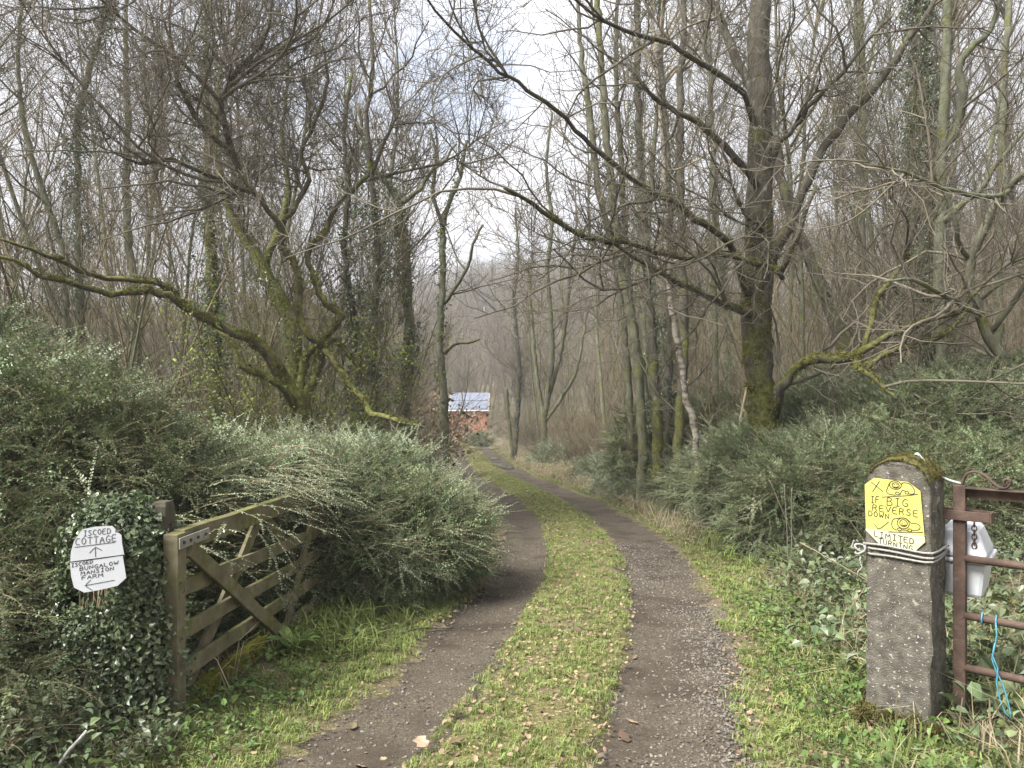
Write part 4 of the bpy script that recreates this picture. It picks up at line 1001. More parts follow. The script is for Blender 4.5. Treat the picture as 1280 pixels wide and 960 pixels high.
shrub("low_shrub", "farthest pale scrub bush on the right bank beside the bare broken pole", [((1.6, 27, -1.1), (.95, 1.8, .6))], 60, SPRAY_PALE, scl=(1.0, 1.8))
shrub("low_shrub", "dull green bush at the bend of the track below the pink cottage", [((-2.05, 50, -2.2), (.75, 1.2, .55))], 60, SPRAY_PALE, scl=(1.6, 2.6))
shrub("evergreen_bush", "dark evergreen bush deep in the wood below the tall poles", [((3.0, 15.5, .2), (1.2, 1.1, 1.0)), ((4.2, 15.2, .3), (1.2, 1.1, 1.1))], 110, SPRAY_DARK, scl=(.9, 1.6))
# yellow leaved bush under the leaning trunk
yb = empty("yellow_leaved_bush", (-3.6, 11.6, float(ground_z(-3.6, 11.6))), "bush of pale yellow green leaves glowing beside the many stemmed tree", "bush")
st = []
for _ in range(30):
    b = np.array([RNG.normal(0, .25), RNG.normal(0, .25), -.05]); d = nrm(np.array([RNG.normal(0, .45), RNG.normal(0, .35), 1])); q = [b]
    for i in range(6): d = nrm(d + RNG.normal(0, .15, 3)); q.append(q[-1] + d * RNG.uniform(.4, .85))
    st.append((np.array(q), np.linspace(.012, .004, 7)))
o = link("stems", tubes_mesh("stems", [(q[0], q[1], 5) for q in st], M['green_twig']), yb)
S, D, Ln, R = seg_arrays(st); i = RNG.integers(0, len(S), 1000)
p = S[i] + D[i] * RNG.random((1000, 1)) + RNG.normal(0, .18, (1000, 3)); p = p[p[:, 2] > .3]
scatter("foliage", YLEAF, p, spin(len(p), .5), RNG.uniform(.6, 1.3, len(p)), yb)
# brown leaved saplings by the cottage
for (px, py, d, hh, lab, nleaf, w) in [(582, 548, 62, 3.2, "small tree still hung with red brown leaves in front of the pink cottage", 900, .45), (540, 565, 22, 2.6, "young beech with dry brown leaves left of the far track", 620, .4)]:
    b = P(px, py, d); b[2] = ground_z(b[0], b[1])
    rt = empty("brown_leaved_sapling", b, lab, "sapling")
    st = []
    for _ in range(12):
        dd = nrm(np.array([RNG.normal(0, .3), RNG.normal(0, .3), 1])); q = [np.array([0, 0, -.1])]
        for i in range(6): dd = nrm(dd + RNG.normal(0, .14, 3)); q.append(q[-1] + dd * hh / 6 * RNG.uniform(.7, 1.1))
        st.append((np.array(q), np.linspace(.02, .006, 7) * hh / 3))
    link("stems", tubes_mesh("stems", [(q[0], q[1], 5) for q in st], M['brown_twig']), rt)
    S, D, Ln, R = seg_arrays(st); i = RNG.integers(0, len(S), nleaf)
    p = S[i] + D[i] * RNG.random((nleaf, 1)) + RNG.normal(0, w * .6, (nleaf, 3)); p = p[p[:, 2] > .2]
    scatter("dry_leaves", LITTER, p, spin(len(p), .9), RNG.uniform(1.5, 2.6, len(p)) * (hh / 2), rt)

# sprays of the hedge hanging over the wooden gate
n = 95
u = RNG.random(n) ** .5
gx_ = -1.735 + .235 * u; gy_ = 3.95 + 2.2 * u
pp = np.stack([gx_ - RNG.uniform(.05, .5, n), gy_ + RNG.normal(0, .15, n), .62 + RNG.uniform(-.1, .32, n) * (.3 + u)], -1)
pp[:, 2] += .06; pp = pp[u > .3]; n = len(pp)
dd = nrm(np.stack([RNG.normal(.9, .25, n), RNG.normal(-.15, .45, n), RNG.normal(.05, .25, n)], -1))
scatter("overhanging_sprays", SPRAY_LONG, pp, orient(dd, np.tile([0, 0, 1.0], (n, 1))), RNG.uniform(.65, 1.15, n), None)

# ---- ground plants and litter: nobody could count them
def gap_keep(x, y, s): return np.ones(len(x), bool)
def noisekeep(f, th): return lambda x, y, s: wob(x * 1.3, y * 1.3, f) > th
def put(name, src, sets, scl, tilt=.15, rise=0.0):
    p = np.concatenate([q[0] for q in sets]); p[:, 2] += rise * RNG.random(len(p)); return scatter(name, src, p, spin(len(p), tilt), RNG.uniform(scl[0], scl[1], len(p)))
put("strip_grass", GRASS, [lay(430, 2.4, 9, -.46, .38, falloff=1.2, keep=noisekeep(2.2, -.42)), lay(240, 9, 22, -.46, .38), lay(60, 22, 45, -.46, .38)], (.26, .66))
put("grass", GRASS, [lay(330, 2.4, 9, 1.16, 2.1, falloff=1.2, keep=noisekeep(1.6, -.2)), lay(180, 9, 22, 1.16, 2.4), lay(160, 7, 9, 1.9, 3.0), lay(330, 2.4, 9, -1.9, -1.14), lay(120, 9, 20, -1.7, -1.14),
                     lay(130, 2.4, 8, 2.1, 3.4), lay(380, 2.4, 6, 1.05, 1.65, falloff=1.2, keep=noisekeep(1.3, -.45)), lay(200, 3, 8, -1.3, -1.05), lay(40, 22, 45, 1.1, 2.2)], (.36, .9))
gp = [lay(70, 5.0, 7.0, -2.1, -1.35), lay(12, 3.2, 5.5, 1.7, 3.0), lay(14, 8, 14, 1.5, 2.4), lay(9, 14, 30, 1.5, 2.8)]
put("long_grass", LONG_GRASS, gp, (.5, 1.1))
put("dry_grass", STRAW, [lay(10, 3.0, 6.5, 1.9, 3.2), lay(46, 10, 26, 1.3, 3.4), lay(5, 2.4, 4.4, -3.2, -1.6), lay(16, 26, 50, 1.3, 4.5), lay(7, 2.4, 8, 1.5, 2.6)], (.6, 1.3), .3)
lx = lambda x, y, s: RNG.random(len(x)) < .55 + .6 * wob(x * 1.4, y * 1.2, 1.7) * np.exp(-((np.abs(s) - .35) / .14) ** 2)
put("leaf_litter", LITTER, [lay(900, 2.4, 7, -.46, .42, keep=lx), lay(430, 7, 16, -.46, .42, keep=lx), lay(330, 5.8, 11, -1.5, -.98), lay(120, 3, 6, -1.7, -1.1), lay(330, 2.4, 8, 1.08, 1.9, keep=lx), lay(260, 2.4, 7, 1.7, 2.8), lay(120, 8, 16, 1.08, 1.9), lay(420, 2.4, 6, 1.02, 1.7), lay(11, 2.4, 8, -1.1, 1.1), lay(60, 11, 18, -1.5, -1.0)], (.15, .68), .35, .034)
p, s = lay(3200, 2.4, 6.5, .4, 1.16, keep=lambda x, y, s: RNG.random(len(x)) < smooth(.55, 1.05, s) * .9 + .1)
p2, s2 = lay(420, 2.4, 6.5, -1.12, -.42)
put("gravel", STONES, [(p, s), (p2, s2), lay(900, 6.5, 10, .4, 1.12), lay(300, 6.5, 10, -1.1, -.45)], (.3, 1.35), .4)
put("bramble_patch", BRAMBLE, [lay(26, 2.6, 4.6, 2.15, 4.4), lay(46, 4.4, 7.8, 1.75, 5.2), lay(16, 7.4, 8.4, 2.2, 3.4)], (.7, 1.35), .35)
put("low_herbs", HERB, [lay(60, 2.6, 5.6, -1.95, -1.35), lay(60, 2.5, 7, 1.3, 2.8), lay(40, 2.4, 3.9, -3.0, -1.6)], (.6, 1.4), .25)
cp = []
for _ in range(420):
    x = RNG.uniform(-3.6, -1.95); y = RNG.uniform(3.0, 4.2); z = float(ground_z(x, y)) + RNG.random() * (.75 if x < -2.6 else .3)
    cp.append((x, y, z))
for _ in range(90):
    x = RNG.uniform(-2.2, -1.62); y = RNG.uniform(3.15, 3.8); cp.append((x, y, float(ground_z(x, y)) + RNG.random() * .12))
cp = np.array(cp); scatter("corner_brambles", BRAMBLE, cp, spin(len(cp), .5), RNG.uniform(.3, .68, len(cp)))
cp = np.stack([RNG.uniform(-3.9, -2.1, 1300), RNG.uniform(3.3, 4.3, 1300), np.zeros(1300)], -1); cp[:, 2] = ground_z(cp[:, 0], cp[:, 1]) + RNG.random(1300) * .85
near_sign = (view_px(cp[:, 0], cp[:, 1]) > 20) & (cp[:, 2] > .30) & (cp[:, 1] < 4.0); cp[near_sign, 2] -= .45
scatter("trailing_sprays", SPRAY_DARK, cp, orient(nrm(np.stack([RNG.normal(.2, .7, 1300), RNG.normal(-.7, .4, 1300), RNG.normal(.1, .4, 1300)], -1)), np.tile([0, 0, 1.0], (1300, 1))), RNG.uniform(.5, .9, 1300))
# ------------------------------------------------------------------ handwriting
GL = {
 'A': [[(0,0),(.3,1),(.6,0)], [(.12,.38),(.5,.38)]], 'B': [[(0,0),(0,1),(.4,.97),(.5,.78),(.38,.55),(.02,.53)], [(.38,.55),(.58,.3),(.45,.04),(0,0)]],
 'C': [[(.56,.9),(.3,1),(.06,.72),(.02,.35),(.2,.03),(.55,.08)]], 'D': [[(0,0),(0,1),(.38,.92),(.58,.55),(.42,.1),(0,0)]],
 'E': [[(.52,1),(0,.98),(0,0),(.55,.02)], [(0,.52),(.42,.54)]], 'F': [[(.55,1),(0,.97),(0,0)], [(0,.52),(.42,.54)]],
 'G': [[(.55,.88),(.28,1),(.04,.65),(.06,.2),(.32,0),(.56,.14),(.57,.42),(.34,.42)]], 'I': [[(.3,0),(.3,1)], [(.1,1),(.5,1)], [(.1,0),(.5,0)]],
 'L': [[(0,1),(0,0),(.52,.02)]], 'M': [[(0,0),(.05,1),(.34,.35),(.62,1),(.68,0)]], 'N': [[(0,0),(.02,1),(.54,0),(.56,1)]],
 'O': [[(.3,1),(.06,.75),(.02,.35),(.26,0),(.52,.22),(.58,.66),(.3,1)]], 'R': [[(0,0),(0,1),(.42,.95),(.5,.72),(.36,.52),(.02,.48)], [(.24,.5),(.58,0)]],
 'S': [[(.5,.9),(.26,1),(.06,.8),(.2,.58),(.46,.42),(.5,.18),(.26,0),(.02,.12)]], 'T': [[(0,1),(.62,.98)], [(.31,.98),(.3,0)]],
 'U': [[(0,1),(.02,.25),(.25,0),(.5,.2),(.55,1)]], 'V': [[(0,1),(.28,0),(.58,1)]], 'W': [[(0,1),(.16,0),(.36,.7),(.54,0),(.74,1)]],
}
def lettering(strokes, to3, width, lift=.0012):
    """flat ink ribbons: strokes are lists of drawing points, to3 turns a drawing point into the sign's own x, z"""
    mb = MB()
    for s in strokes:
        q = np.array([to3(*a) for a in s], float)
        if len(q) > 2:      # round the corners a little, as a felt pen does
            pp = [q[0]]
            for i in range(1, len(q) - 1): pp += [q[i] + (q[i - 1] - q[i]) * .22, q[i] + (q[i + 1] - q[i]) * .22]
            q = np.array(pp + [q[-1]])
        for i in range(len(q) - 1):
            a, b = q[i], q[i + 1]; d = (b - a) / max(np.linalg.norm(b - a), 1e-9); nn = np.array([-d[1], d[0]]) * width / 2
            a2, b2 = a - d * width * .3, b + d * width * .3
            l = lift + .00004 * (i % 3)
            V = [[a2[0] - nn[0], -l, a2[1] - nn[1]], [b2[0] - nn[0], -l, b2[1] - nn[1]], [b2[0] + nn[0], -l, b2[1] + nn[1]], [a2[0] + nn[0], -l, a2[1] + nn[1]]]
            mb.add(V, [[[0, 1, 2, 3]]])
    return mb
def word(text, x0, y0, x1, y1, h, lean=0.0):
    """strokes of a word whose base line runs from (x0, y0) to (x1, y1) in drawing units with y downward"""
    adv = sum(.62 if c == ' ' else (.98 if c in 'MW' else .82) for c in text) - .24
    bx, by = (x1 - x0) / adv, (y1 - y0) / adv
    out, pen = [], 0.0
    for c in text:
        w = .62 if c == ' ' else (.98 if c in 'MW' else .82)
        for st in GL.get(c, []):
            jit = random.uniform(-.03, .03)
            out.append([(x0 + bx * (pen + a + lean * b), y0 + by * (pen + a) - h * (b + jit)) for a, b in st])
        pen += w
    return out
def plate(name, outline, to3, thick, material, parent, bulge=None):
    q = np.array([to3(*a) for a in outline]); n = len(q)
    V = np.concatenate([np.stack([q[:, 0], np.zeros(n), q[:, 1]], -1), np.stack([q[:, 0], np.full(n, thick), q[:, 1]], -1)])
    f, b = np.arange(n), np.arange(n)[::-1] + n
    area = 0.5 * np.sum(q[:, 0] * np.roll(q[:, 1], -1) - np.roll(q[:, 0], -1) * q[:, 1])
    if area < 0: f, b = f[::-1], b[::-1]
    sides = [[i, (i + 1) % n, (i + 1) % n + n, i + n] for i in range(n)]
    return MB().add(V, [f, b, sides]).build(name, material, parent)

# ------------------------------------------------------------------ concrete gate post, right of the track
PA = math.radians(-43)
EX, EY = np.array([math.cos(PA), math.sin(PA), 0]), np.array([-math.sin(PA), math.cos(PA), 0])
PC = np.array([2.025, 3.95, 0]); PG = float(ground_z(PC[0], PC[1]))
PW, PD, PH, ARCH = .30, .27, 1.172 - PG, .135
post = empty("gate_post", (PC[0], PC[1], PG), "weathered concrete gate post with rounded mossy top wearing the yellow sign", "gate post", rz=PA)
def arch_profile(w, h, arch, z0, n=14):
    L_ = [(-w / 2, z0 + (h - arch - z0) * i / 12) for i in range(12)]
    a = [(-w / 2 * math.cos(math.pi * i / n), h - arch + arch * math.sin(math.pi * i / n)) for i in range(n + 1)]
    Rr = [(w / 2, z0 + (h - arch - z0) * (11 - i) / 12) for i in range(12)]
    return np.array(L_ + a + Rr)
def arch_block(profile, y0, y1, ny=7, rough=.004, inset=.008, seed=1):
    r = np.random.default_rng(seed); n = len(profile); c = profile.mean(0)
    ys = np.concatenate([[y0], np.linspace(y0 + inset, y1 - inset, ny), [y1]])
    V = []
    for i, y in enumerate(ys):
        f = profile.copy()
        if i in (0, len(ys) - 1): f = c + (profile - c) * np.array([1 - inset / .15, 1 - inset / .7])
        e = r.normal(0, rough, f.shape)
        V.append(np.stack([f[:, 0] + e[:, 0], np.full(n, y) + r.normal(0, rough * .4, n), f[:, 1] + e[:, 1] * .4], -1))
    V = np.concatenate(V); m = len(ys)
    F = [[i * n + j, i * n + (j + 1) % n, (i + 1) * n + (j + 1) % n, (i + 1) * n + j] for i in range(m - 1) for j in range(n)]
    # front and back faces filled with strips joining the left and the right side
    half = n // 2
    caps = []
    for base_, rev in ((0, True), ((m - 1) * n, False)):
        for j in range(half):
            a, b, c_, d = base_ + j, base_ + j + 1, base_ + n - 2 - j, base_ + n - 1 - j
            if len({a, b, c_, d}) == 4: caps.append([d, c_, b, a] if rev else [a, b, c_, d])
    return V, F, caps
V, F, caps = arch_block(arch_profile(PW, PH, ARCH, -.12), -PD / 2, PD / 2)
MB().add(V, [F, caps]).build("post_body", M['concrete'], post, smooth=False)
# moss cap lying over the arch, towards the back and the right
ns = 22; mv = []
for i, a in enumerate(np.linspace(.14, .93, ns)):
    for j, y in enumerate(np.linspace(-PD / 2 - .004, PD / 2 + .01, 9)):
        th = (.003 + .012 * math.sin(math.pi * (i + .5) / ns) ** .5) * (0.55 + .45 * j / 8) * RNG.uniform(.6, 1.3)
        if j in (0, 8) or i in (0, ns - 1): th = -.004
        ang = math.pi * (1 - a)
        mv.append([(PW / 2 + th) * math.cos(ang), y, PH - ARCH + (ARCH + th) * math.sin(ang)])
mf = [[i * 9 + j, i * 9 + j + 1, (i + 1) * 9 + j + 1, (i + 1) * 9 + j] for i in range(ns - 1) for j in range(8)]
MB().add(mv, [mf]).build("moss_cap", M['moss'], post, smooth=True)
TUFT_MOSS = source("moss_tuft", [tuft_mesh(f"moss_tuft_mesh_{i}", M['moss'], 400 + i, 14, .022, .012, .8, .0022) for i in range(3)])
mp_ = np.array(mv); mp_ = mp_[RNG.integers(0, len(mp_), 420)] + RNG.normal(0, .004, (420, 3))
scatter("moss_tufts", TUFT_MOSS, mp_, orient(nrm(mp_ * np.array([1, .2, 1]) - np.array([0, 0, PH - ARCH])), rand_dirs(420)), RNG.uniform(.25, .6, 420), post)
q = np.stack([RNG.uniform(-PW / 2 - .04, PW / 2 + .05, 420), np.where(RNG.random(420) < .7, -PD / 2 - RNG.random(420) * .06, RNG.uniform(-PD / 2, PD / 2, 420)), RNG.random(420) ** 2 * .09], -1)
scatter("foot_moss", TUFT_MOSS, q, spin(420, .4), RNG.uniform(.8, 1.8, 420), post)

# yellow sign, fixed to the front of that post
ys = empty("warning_sign", tuple(PC + EX * -.012 - EY * (PD / 2 + .012) + np.array([0, 0, 1.55 - (644 - 480) / FPX * 3.83])), "yellow hand lettered sign with car drawings on the concrete post reading if big reverse down", "sign", rz=PA)
k_ = 3.80 / 5.818 / FPX
def yz(u, v): return ((u - 350) * k_ / .964, -(v - 488) * k_)
plate("yellow_sheet", [(150,285),(215,230),(440,240),(520,300),(546,618),(158,612)], yz, .003, M['yellow_paper'], ys)
plate("faded_sheet", [(158,614),(546,620),(551,662),(480,745),(340,740),(250,720),(155,628)], lambda u, v: yz(u, v), .003, M['faded_paper'], ys)
sk = []
sk += [[(195,262),(275,326)], [(252,252),(205,334)]]
sk += word("IF", 193, 420, 250, 414, 50) + word("BIG", 303, 424, 440, 424, 56) + word("REVERSE", 205, 474, 506, 488, 46) + word("DOWN", 178, 518, 316, 528, 42)
sk += [[(218,575),(246,615),(313,548)]]
sk += word("LIMITED", 216, 668, 480, 690, 42) + word("TURNING", 246, 716, 470, 740, 40)
# the two drawn lorries: a bonnet with a face, wheels, and the road line
def ring(cx, cy, rx, ry, n=12, a0=0): return [(cx + rx * math.cos(a0 + 6.283 * i / n), cy + ry * math.sin(a0 + 6.283 * i / n)) for i in range(n + 1)]
sk += [ring(358, 270, 40, 32), ring(360, 272, 24, 20), ring(372, 330, 13, 11, 8), ring(434, 318, 13, 11, 8)]
sk += [[(318,262),(305,300),(298,322),(312,342),(358,344)], [(388,340),(404,300),(420,306)], [(398,262),(410,246),(452,250),(478,282),(488,312),(470,326),(450,326)], [(270,368),(360,352),(440,340),(505,322)]]
sk += [[(350,266),(353,270)], [(368,264),(371,268)], [(348,282),(360,288),(374,280)]]
sk += [ring(410, 545, 40, 40), ring(412, 543, 25, 26), ring(385, 592, 13, 11, 8), ring(452, 590, 13, 11, 8)]
sk += [[(372,515),(345,520),(332,555),(340,590),(368,600)], [(372,512),(420,502),(448,522),(462,540),(505,536),(520,552),(515,580),(468,588)], [(400,594),(440,592)], [(312,622),(400,610),(536,594)]]
sk += [[(402,540),(405,545)], [(420,538),(423,543)], [(400,556),(412,562),(426,554)]]
lettering(sk, yz, .0038).build("lettering", M['ink'], ys)

# rope round that post and on to the gate
def loop_path(z0, z1, off=.011, hx=PW / 2, hy=PD / 2):
    c = [(-hx - off, -hy - off), (hx + off, -hy - off), (hx + off, hy + off), (-hx - off, hy + off), (-hx - off, -hy - off)]
    out = []
    for i in range(4):
        for t in np.linspace(0, 1, 9, endpoint=False):
            x = c[i][0] * (1 - t) + c[i + 1][0] * t; y = c[i][1] * (1 - t) + c[i + 1][1] * t
            out.append([x, y, z0 + (z1 - z0) * (i + t) / 4 + .004 * math.sin(i * 3 + t * 5)])
    return np.array(out)
ROPEZ = 1.55 - (694 - 480) / FPX * 3.83 - PG
rope = empty("rope", tuple(PC + np.array([0, 0, PG + ROPEZ])), "grey white rope wound round the concrete post below the yellow sign", "rope", rz=PA)
rb = MB()
lp = np.concatenate([loop_path(.035, .012), loop_path(.012, -.018)[1:], loop_path(-.018, -.004)[1:]])
rb.tube(lp, .0058, 6); rb.build("rope_turns", M['rope'], rope, smooth=True)
kb = MB(); kx, ky = -PW / 2 - .014, -PD / 2 - .014
kn = [np.array([kx + .024 * math.cos(a * 1.9) - .008, ky - .008 + .014 * math.sin(a * 2.3), .004 + .024 * math.sin(a * 1.4)]) for a in np.linspace(0, 9, 40)]
kb.tube(kn, .0058, 6); kb.build("knot", M['rope'], rope, smooth=True)
tb = MB(); tb.tube([(kx, ky - .008, -.01), (kx - .008, ky - .014, -.05), (kx + .004, ky - .012, -.085), (kx - .016, ky - .012, -.11), (kx - .022, ky - .012, -.15)], .005, 6)
tb.tube([(kx, ky, .02), (kx - .04, ky - .01, .045), (kx - .05, ky - .01, .01), (kx - .01, ky - .012, -.004)], .005, 6)
tb.build("loose_end", M['rope'], rope, smooth=True)

# ------------------------------------------------------------------ rusty field gate
GS = np.array([2.275, 3.90, 0]); GD = np.array([math.cos(PA), math.sin(PA), 0])     # runs on from the post
GA = math.atan2(-.64, .77); GG = float(ground_z(GS[0], GS[1])); GLEN = 3.0
rg = empty("metal_gate", (GS[0], GS[1], GG), "rusty brown tubular metal gate hung beside the concrete post", "gate", rz=GA)
def Z_(py, d=3.9): return 1.55 - (py - 480) / FPX * d - GG
sb = MB(); sb.box((0, 0, (Z_(606) + Z_(880)) / 2), (.056, .056, Z_(606) - Z_(880))); sb.build("stile", M['rust'], rg, bevel=.004)
eb = MB(); eb.box((GLEN, 0, (Z_(606) + Z_(880)) / 2), (.06, .06, Z_(606) - Z_(880))); eb.build("stile", M['rust'], rg, bevel=.004)
tr = MB(); tr.box((GLEN / 2, 0, Z_(609)), (GLEN - .02, .055, .008)); tr.box((GLEN / 2, .024, Z_(616)), (GLEN - .025, .007, .052)); tr.build("top_rail", M['rust'], rg, bevel=.002)
for py in (697, 768, 833):
    b = MB(); t = np.linspace(.02, GLEN - .02, 14)
    b.tube(np.stack([t, np.full(14, -.012), Z_(py) + RNG.normal(0, .0025, 14)], -1), .0195, 10); b.build("rail", M['rust'], rg, smooth=True)
b = MB(); b.tube([(.3, .012, Z_(620)), (1.5, .012, Z_(868)), ], .014, 8); b.build("brace", M['rust'], rg, smooth=True)
b = MB(); b.box((.03, -.04, Z_(643)), (.21, .010, .048)); b.box((.03, .04, Z_(643)), (.21, .010, .048)); b.box((.139, 0, Z_(643)), (.008, .09, .05)); b.box((-.078, 0, Z_(643)), (.010, .09, .056)); b.build("hinge_strap", M['rust'], rg, bevel=.002)
b = MB(); b.tube([(-.11, .0, Z_(643) - .05), (-.11, .0, Z_(643) + .05)], .016, 8); b.box((-.145, .02, Z_(643)), (.09, .03, .04)); b.build("hinge_pin", M['rust'], rg)
# scrolled latch on the top rail
sc_ = [(.012, Z_(609)), (.02, Z_(598)), (.05, Z_(590.5)), (.09, Z_(589.5)), (.13, Z_(593)), (.165, Z_(600)), (.2, Z_(606.5)), (.235, Z_(608)), (.262, Z_(604)), (.266, Z_(598.5)), (.25, Z_(595.5)), (.23, Z_(598)), (.232, Z_(603)), (.244, Z_(604))]
sc_ = np.array(sc_); u = np.linspace(0, 1, 46); tt = np.linspace(0, 1, len(sc_))
pth = np.stack([np.interp(u, tt, sc_[:, 0]) * .82, np.full(46, -.004), np.interp(u, tt, sc_[:, 1]) + .006], -1)
for _ in range(2): pth[1:-1] = (pth[:-2] + 2 * pth[1:-1] + pth[2:]) / 4
b = MB()
for off in (-.012, 0, .012): b.tube(pth + np.array([0, off, 0]), .0065, 6)
b.build("scroll_latch", M['rust'], rg, smooth=True)
b = MB()
ch = [(.055, -.03, Z_(655)), (.06, -.036, Z_(672)), (.056, -.036, Z_(690))]
for i in range(6):
    z = Z_(655) - i * .022; a = i % 2
    rr = [(.056 + (.011 * math.cos(t) if a else 0), .045 + (0 if a else .011 * math.cos(t)), z + .016 * math.sin(t)) for t in np.linspace(0, 6.283, 11)]
    b.tube(rr, .0032, 5, cap=False)
b.build("chain", M['rust'], rg, smooth=True)
# white cord from the post top to the gate, and the blue twine
def WG(a, o, z): c = np.array([math.cos(GA), math.sin(GA), 0]); s = np.array([-math.sin(GA), math.cos(GA), 0]); return np.array([GS[0], GS[1], GG]) + c * a + s * o + np.array([0, 0, z])
p0 = PC + EX * .05 + EY * .02 + np.array([0, 0, PG + PH + .022]); p3 = WG(.01, .01, Z_(605))
tpar = np.linspace(0, 1, 14)[:, None]
cd = p0 * (1 - tpar) + p3 * tpar - np.array([0, 0, 1]) * (.06 * np.sin(np.pi * tpar) - .05 * (1 - tpar) * tpar * 2)
cd = np.concatenate([[p0 - EX * .06 + EY * .1 - np.array([0, 0, .03])], cd])
o = MB().tube(cd, .0065, 6).build("cord", M['white_cord'], smooth=True); tag(o, "white cord strung from the mossy post top to the rusty gate", "cord")
b = MB(); z1, z2 = Z_(768), Z_(833)
for a in (.10, .16):
    b.tube([WG(a, -.012 + .027 * math.cos(t), z1 + .027 * math.sin(t)) for t in np.linspace(0, 6.283, 13)], .0042, 5)
b.tube([WG(.16, -.04, z1), WG(.165, -.045, z1 - .06), WG(.155, -.045, z1 - .13), WG(.145, -.045, z1 - .18), WG(.16, -.045, z1 - .23), WG(.19, -.045, z2 - .03), WG(.21, -.045, z2 - .1), WG(.222, -.045, z2 - .16), WG(.225, -.045, z2 - .19)], .0042, 5)
b.tube([WG(.158, -.05, z1 - .1), WG(.148, -.05, z1 - .16), WG(.17, -.05, z1 - .22), WG(.165, -.05, z2 - .03), WG(.18, -.05, z2 - .11), WG(.2, -.05, z2 - .165), WG(.224, -.048, z2 - .185)], .0042, 5)
o = b.build("twine", M['blue_twine'], smooth=True); tag(o, "blue twine tied round the middle rails of the rusty gate and hanging down", "twine")
# white plastic box fixed behind the post
bx = PC + EX * .185 + EY * .345; bz = 1.55 - (692 - 480) / FPX * 4.1
box = empty("plastic_box", (bx[0], bx[1], bz - .2), "white plastic box fixed behind the concrete post and rusty gate stile", "box", rz=PA + .1)
def frustum(z0, z1, a0, a1, b0, b1):
    V = [[sx * a0, sy * b0, z0] for sx, sy in ((-1, -1), (1, -1), (1, 1), (-1, 1))] + [[sx * a1, sy * b1, z1] for sx, sy in ((-1, -1), (1, -1), (1, 1), (-1, 1))]
    return MB().add(V, [[[3, 2, 1, 0], [4, 5, 6, 7], [0, 1, 5, 4], [1, 2, 6, 5], [2, 3, 7, 6], [3, 0, 4, 7]]])
frustum(.01, .19, .10, .122, .15, .18).build("tub", M['white_plastic'], box, bevel=.02)
frustum(.193, .215, .137, .137, .195, .195).build("rim", M['white_plastic'], box, bevel=.008)
frustum(.217, .37, .13, .075, .185, .13).build("lid", M['white_plastic'], box, bevel=.025)

# ------------------------------------------------------------------ wooden gate, left of the track
LA = np.array([-1.735, 3.95]); LB = np.array([-1.50, 6.16]); LU = (LB - LA); LLEN = float(np.linalg.norm(LU)); LU = LU / LLEN
LANG = math.atan2(LU[1], LU[0]); LG = float(ground_z(LA[0], LA[1]))
wg = empty("wooden_gate", (LA[0], LA[1], LG), "old mossy wooden five bar gate standing open against the left hedge", "gate", rz=LANG)
def bar(p, q, w, t, off, name, material, seed=0, taper=1.0):
    """plank from p to q in the gate's own plane (along, up); off is the offset towards the track"""
    r = np.random.default_rng(seed + 500); p, q = np.array(p, float), np.array(q, float)
    d = q - p; ln = np.linalg.norm(d); d /= ln; nn = np.array([-d[1], d[0]])
    n = 9; V = []
    for i, u in enumerate(np.linspace(0, 1, n)):
        c = p + d * ln * u + nn * r.normal(0, .0022); ww = w * (1 + (taper - 1) * u) * r.uniform(.965, 1.03)
        for sy, sw in ((-1, -1), (-1, 1), (1, 1), (1, -1)):
            a = c + nn * sw * ww / 2
            V.append([a[0], -off + sy * t / 2 + r.normal(0, .001), a[1]])
    F = [[i * 4 + j, i * 4 + (j + 1) % 4, (i + 1) * 4 + (j + 1) % 4, (i + 1) * 4 + j] for i in range(n - 1) for j in range(4)] + [[3, 2, 1, 0], [(n - 1) * 4 + k for k in range(4)]]
    return MB().add(V, [F]).build(name, material, wg, bevel=.003)
def LZ(z): return z - LG
bar((0, LZ(-.24)), (0, LZ(.782)), .085, .078, 0, "stile", M['gate_wood'], 1)
bar((LLEN, LZ(-.27)), (LLEN, LZ(.80)), .075, .07, 0, "stile", M['gate_wood'], 2)
zn = [.735, .484, .25, .044, -.135]; zf = [.70, .392, .228, .041, -.151]
for i, (a, b_) in enumerate(zip(zn, zf)):
    bar((.042, LZ(a)), (LLEN - .037, LZ(b_)), .115 if i == 0 else .086, .026 if i else .06, 0, "rail", M['gate_wood'], 3 + i, taper=.9)
def gt(t): return t * LLEN
bar((gt(.03), LZ(.69)), (gt(.61), LZ(-.20)), .085, .024, .032 + .012, "brace", M['gate_wood'], 10)
bar((gt(.615), LZ(-.20)), (gt(.893), LZ(.66)), .075, .024, .032 - .0135, "brace", M['gate_wood'], 11)
bar((gt(.03), LZ(-.19)), (gt(.50), LZ(.68)), .085, .024, -.032 - .012, "brace", M['gate_wood'], 12)
bar((gt(.52), LZ(.68)), (gt(.985), LZ(-.06)), .075, .024, -.032 - .012, "brace", M['gate_wood'], 13)
st_ = MB(); st_.box((.105, -.051, LZ(.735) + .002), (.30, .008, .058)); o = st_.build("metal_strap", M['galvanised'], wg, bevel=.002)
bt = MB()
for a in (-.01, .055, .13, .21):
    bt.tube([(a, -.05, LZ(.738)), (a, -.062, LZ(.738))], .009, 8)
bt.build("bolt", M['rust'], wg)
mo = MB(); n = 40
mq = []
for i in range(900):
    u = RNG.uniform(.05, gt(.46)); zz = np.interp(u, [0, LLEN], [zn[4], zf[4]])
    side = RNG.random()
    if side < .5: mq.append((u, RNG.uniform(-.018, .018), LZ(zz) + .043))
    else: mq.append((u, -.016, LZ(zz) + .045 - RNG.random() ** 1.5 * .085))
mq = np.array(mq)
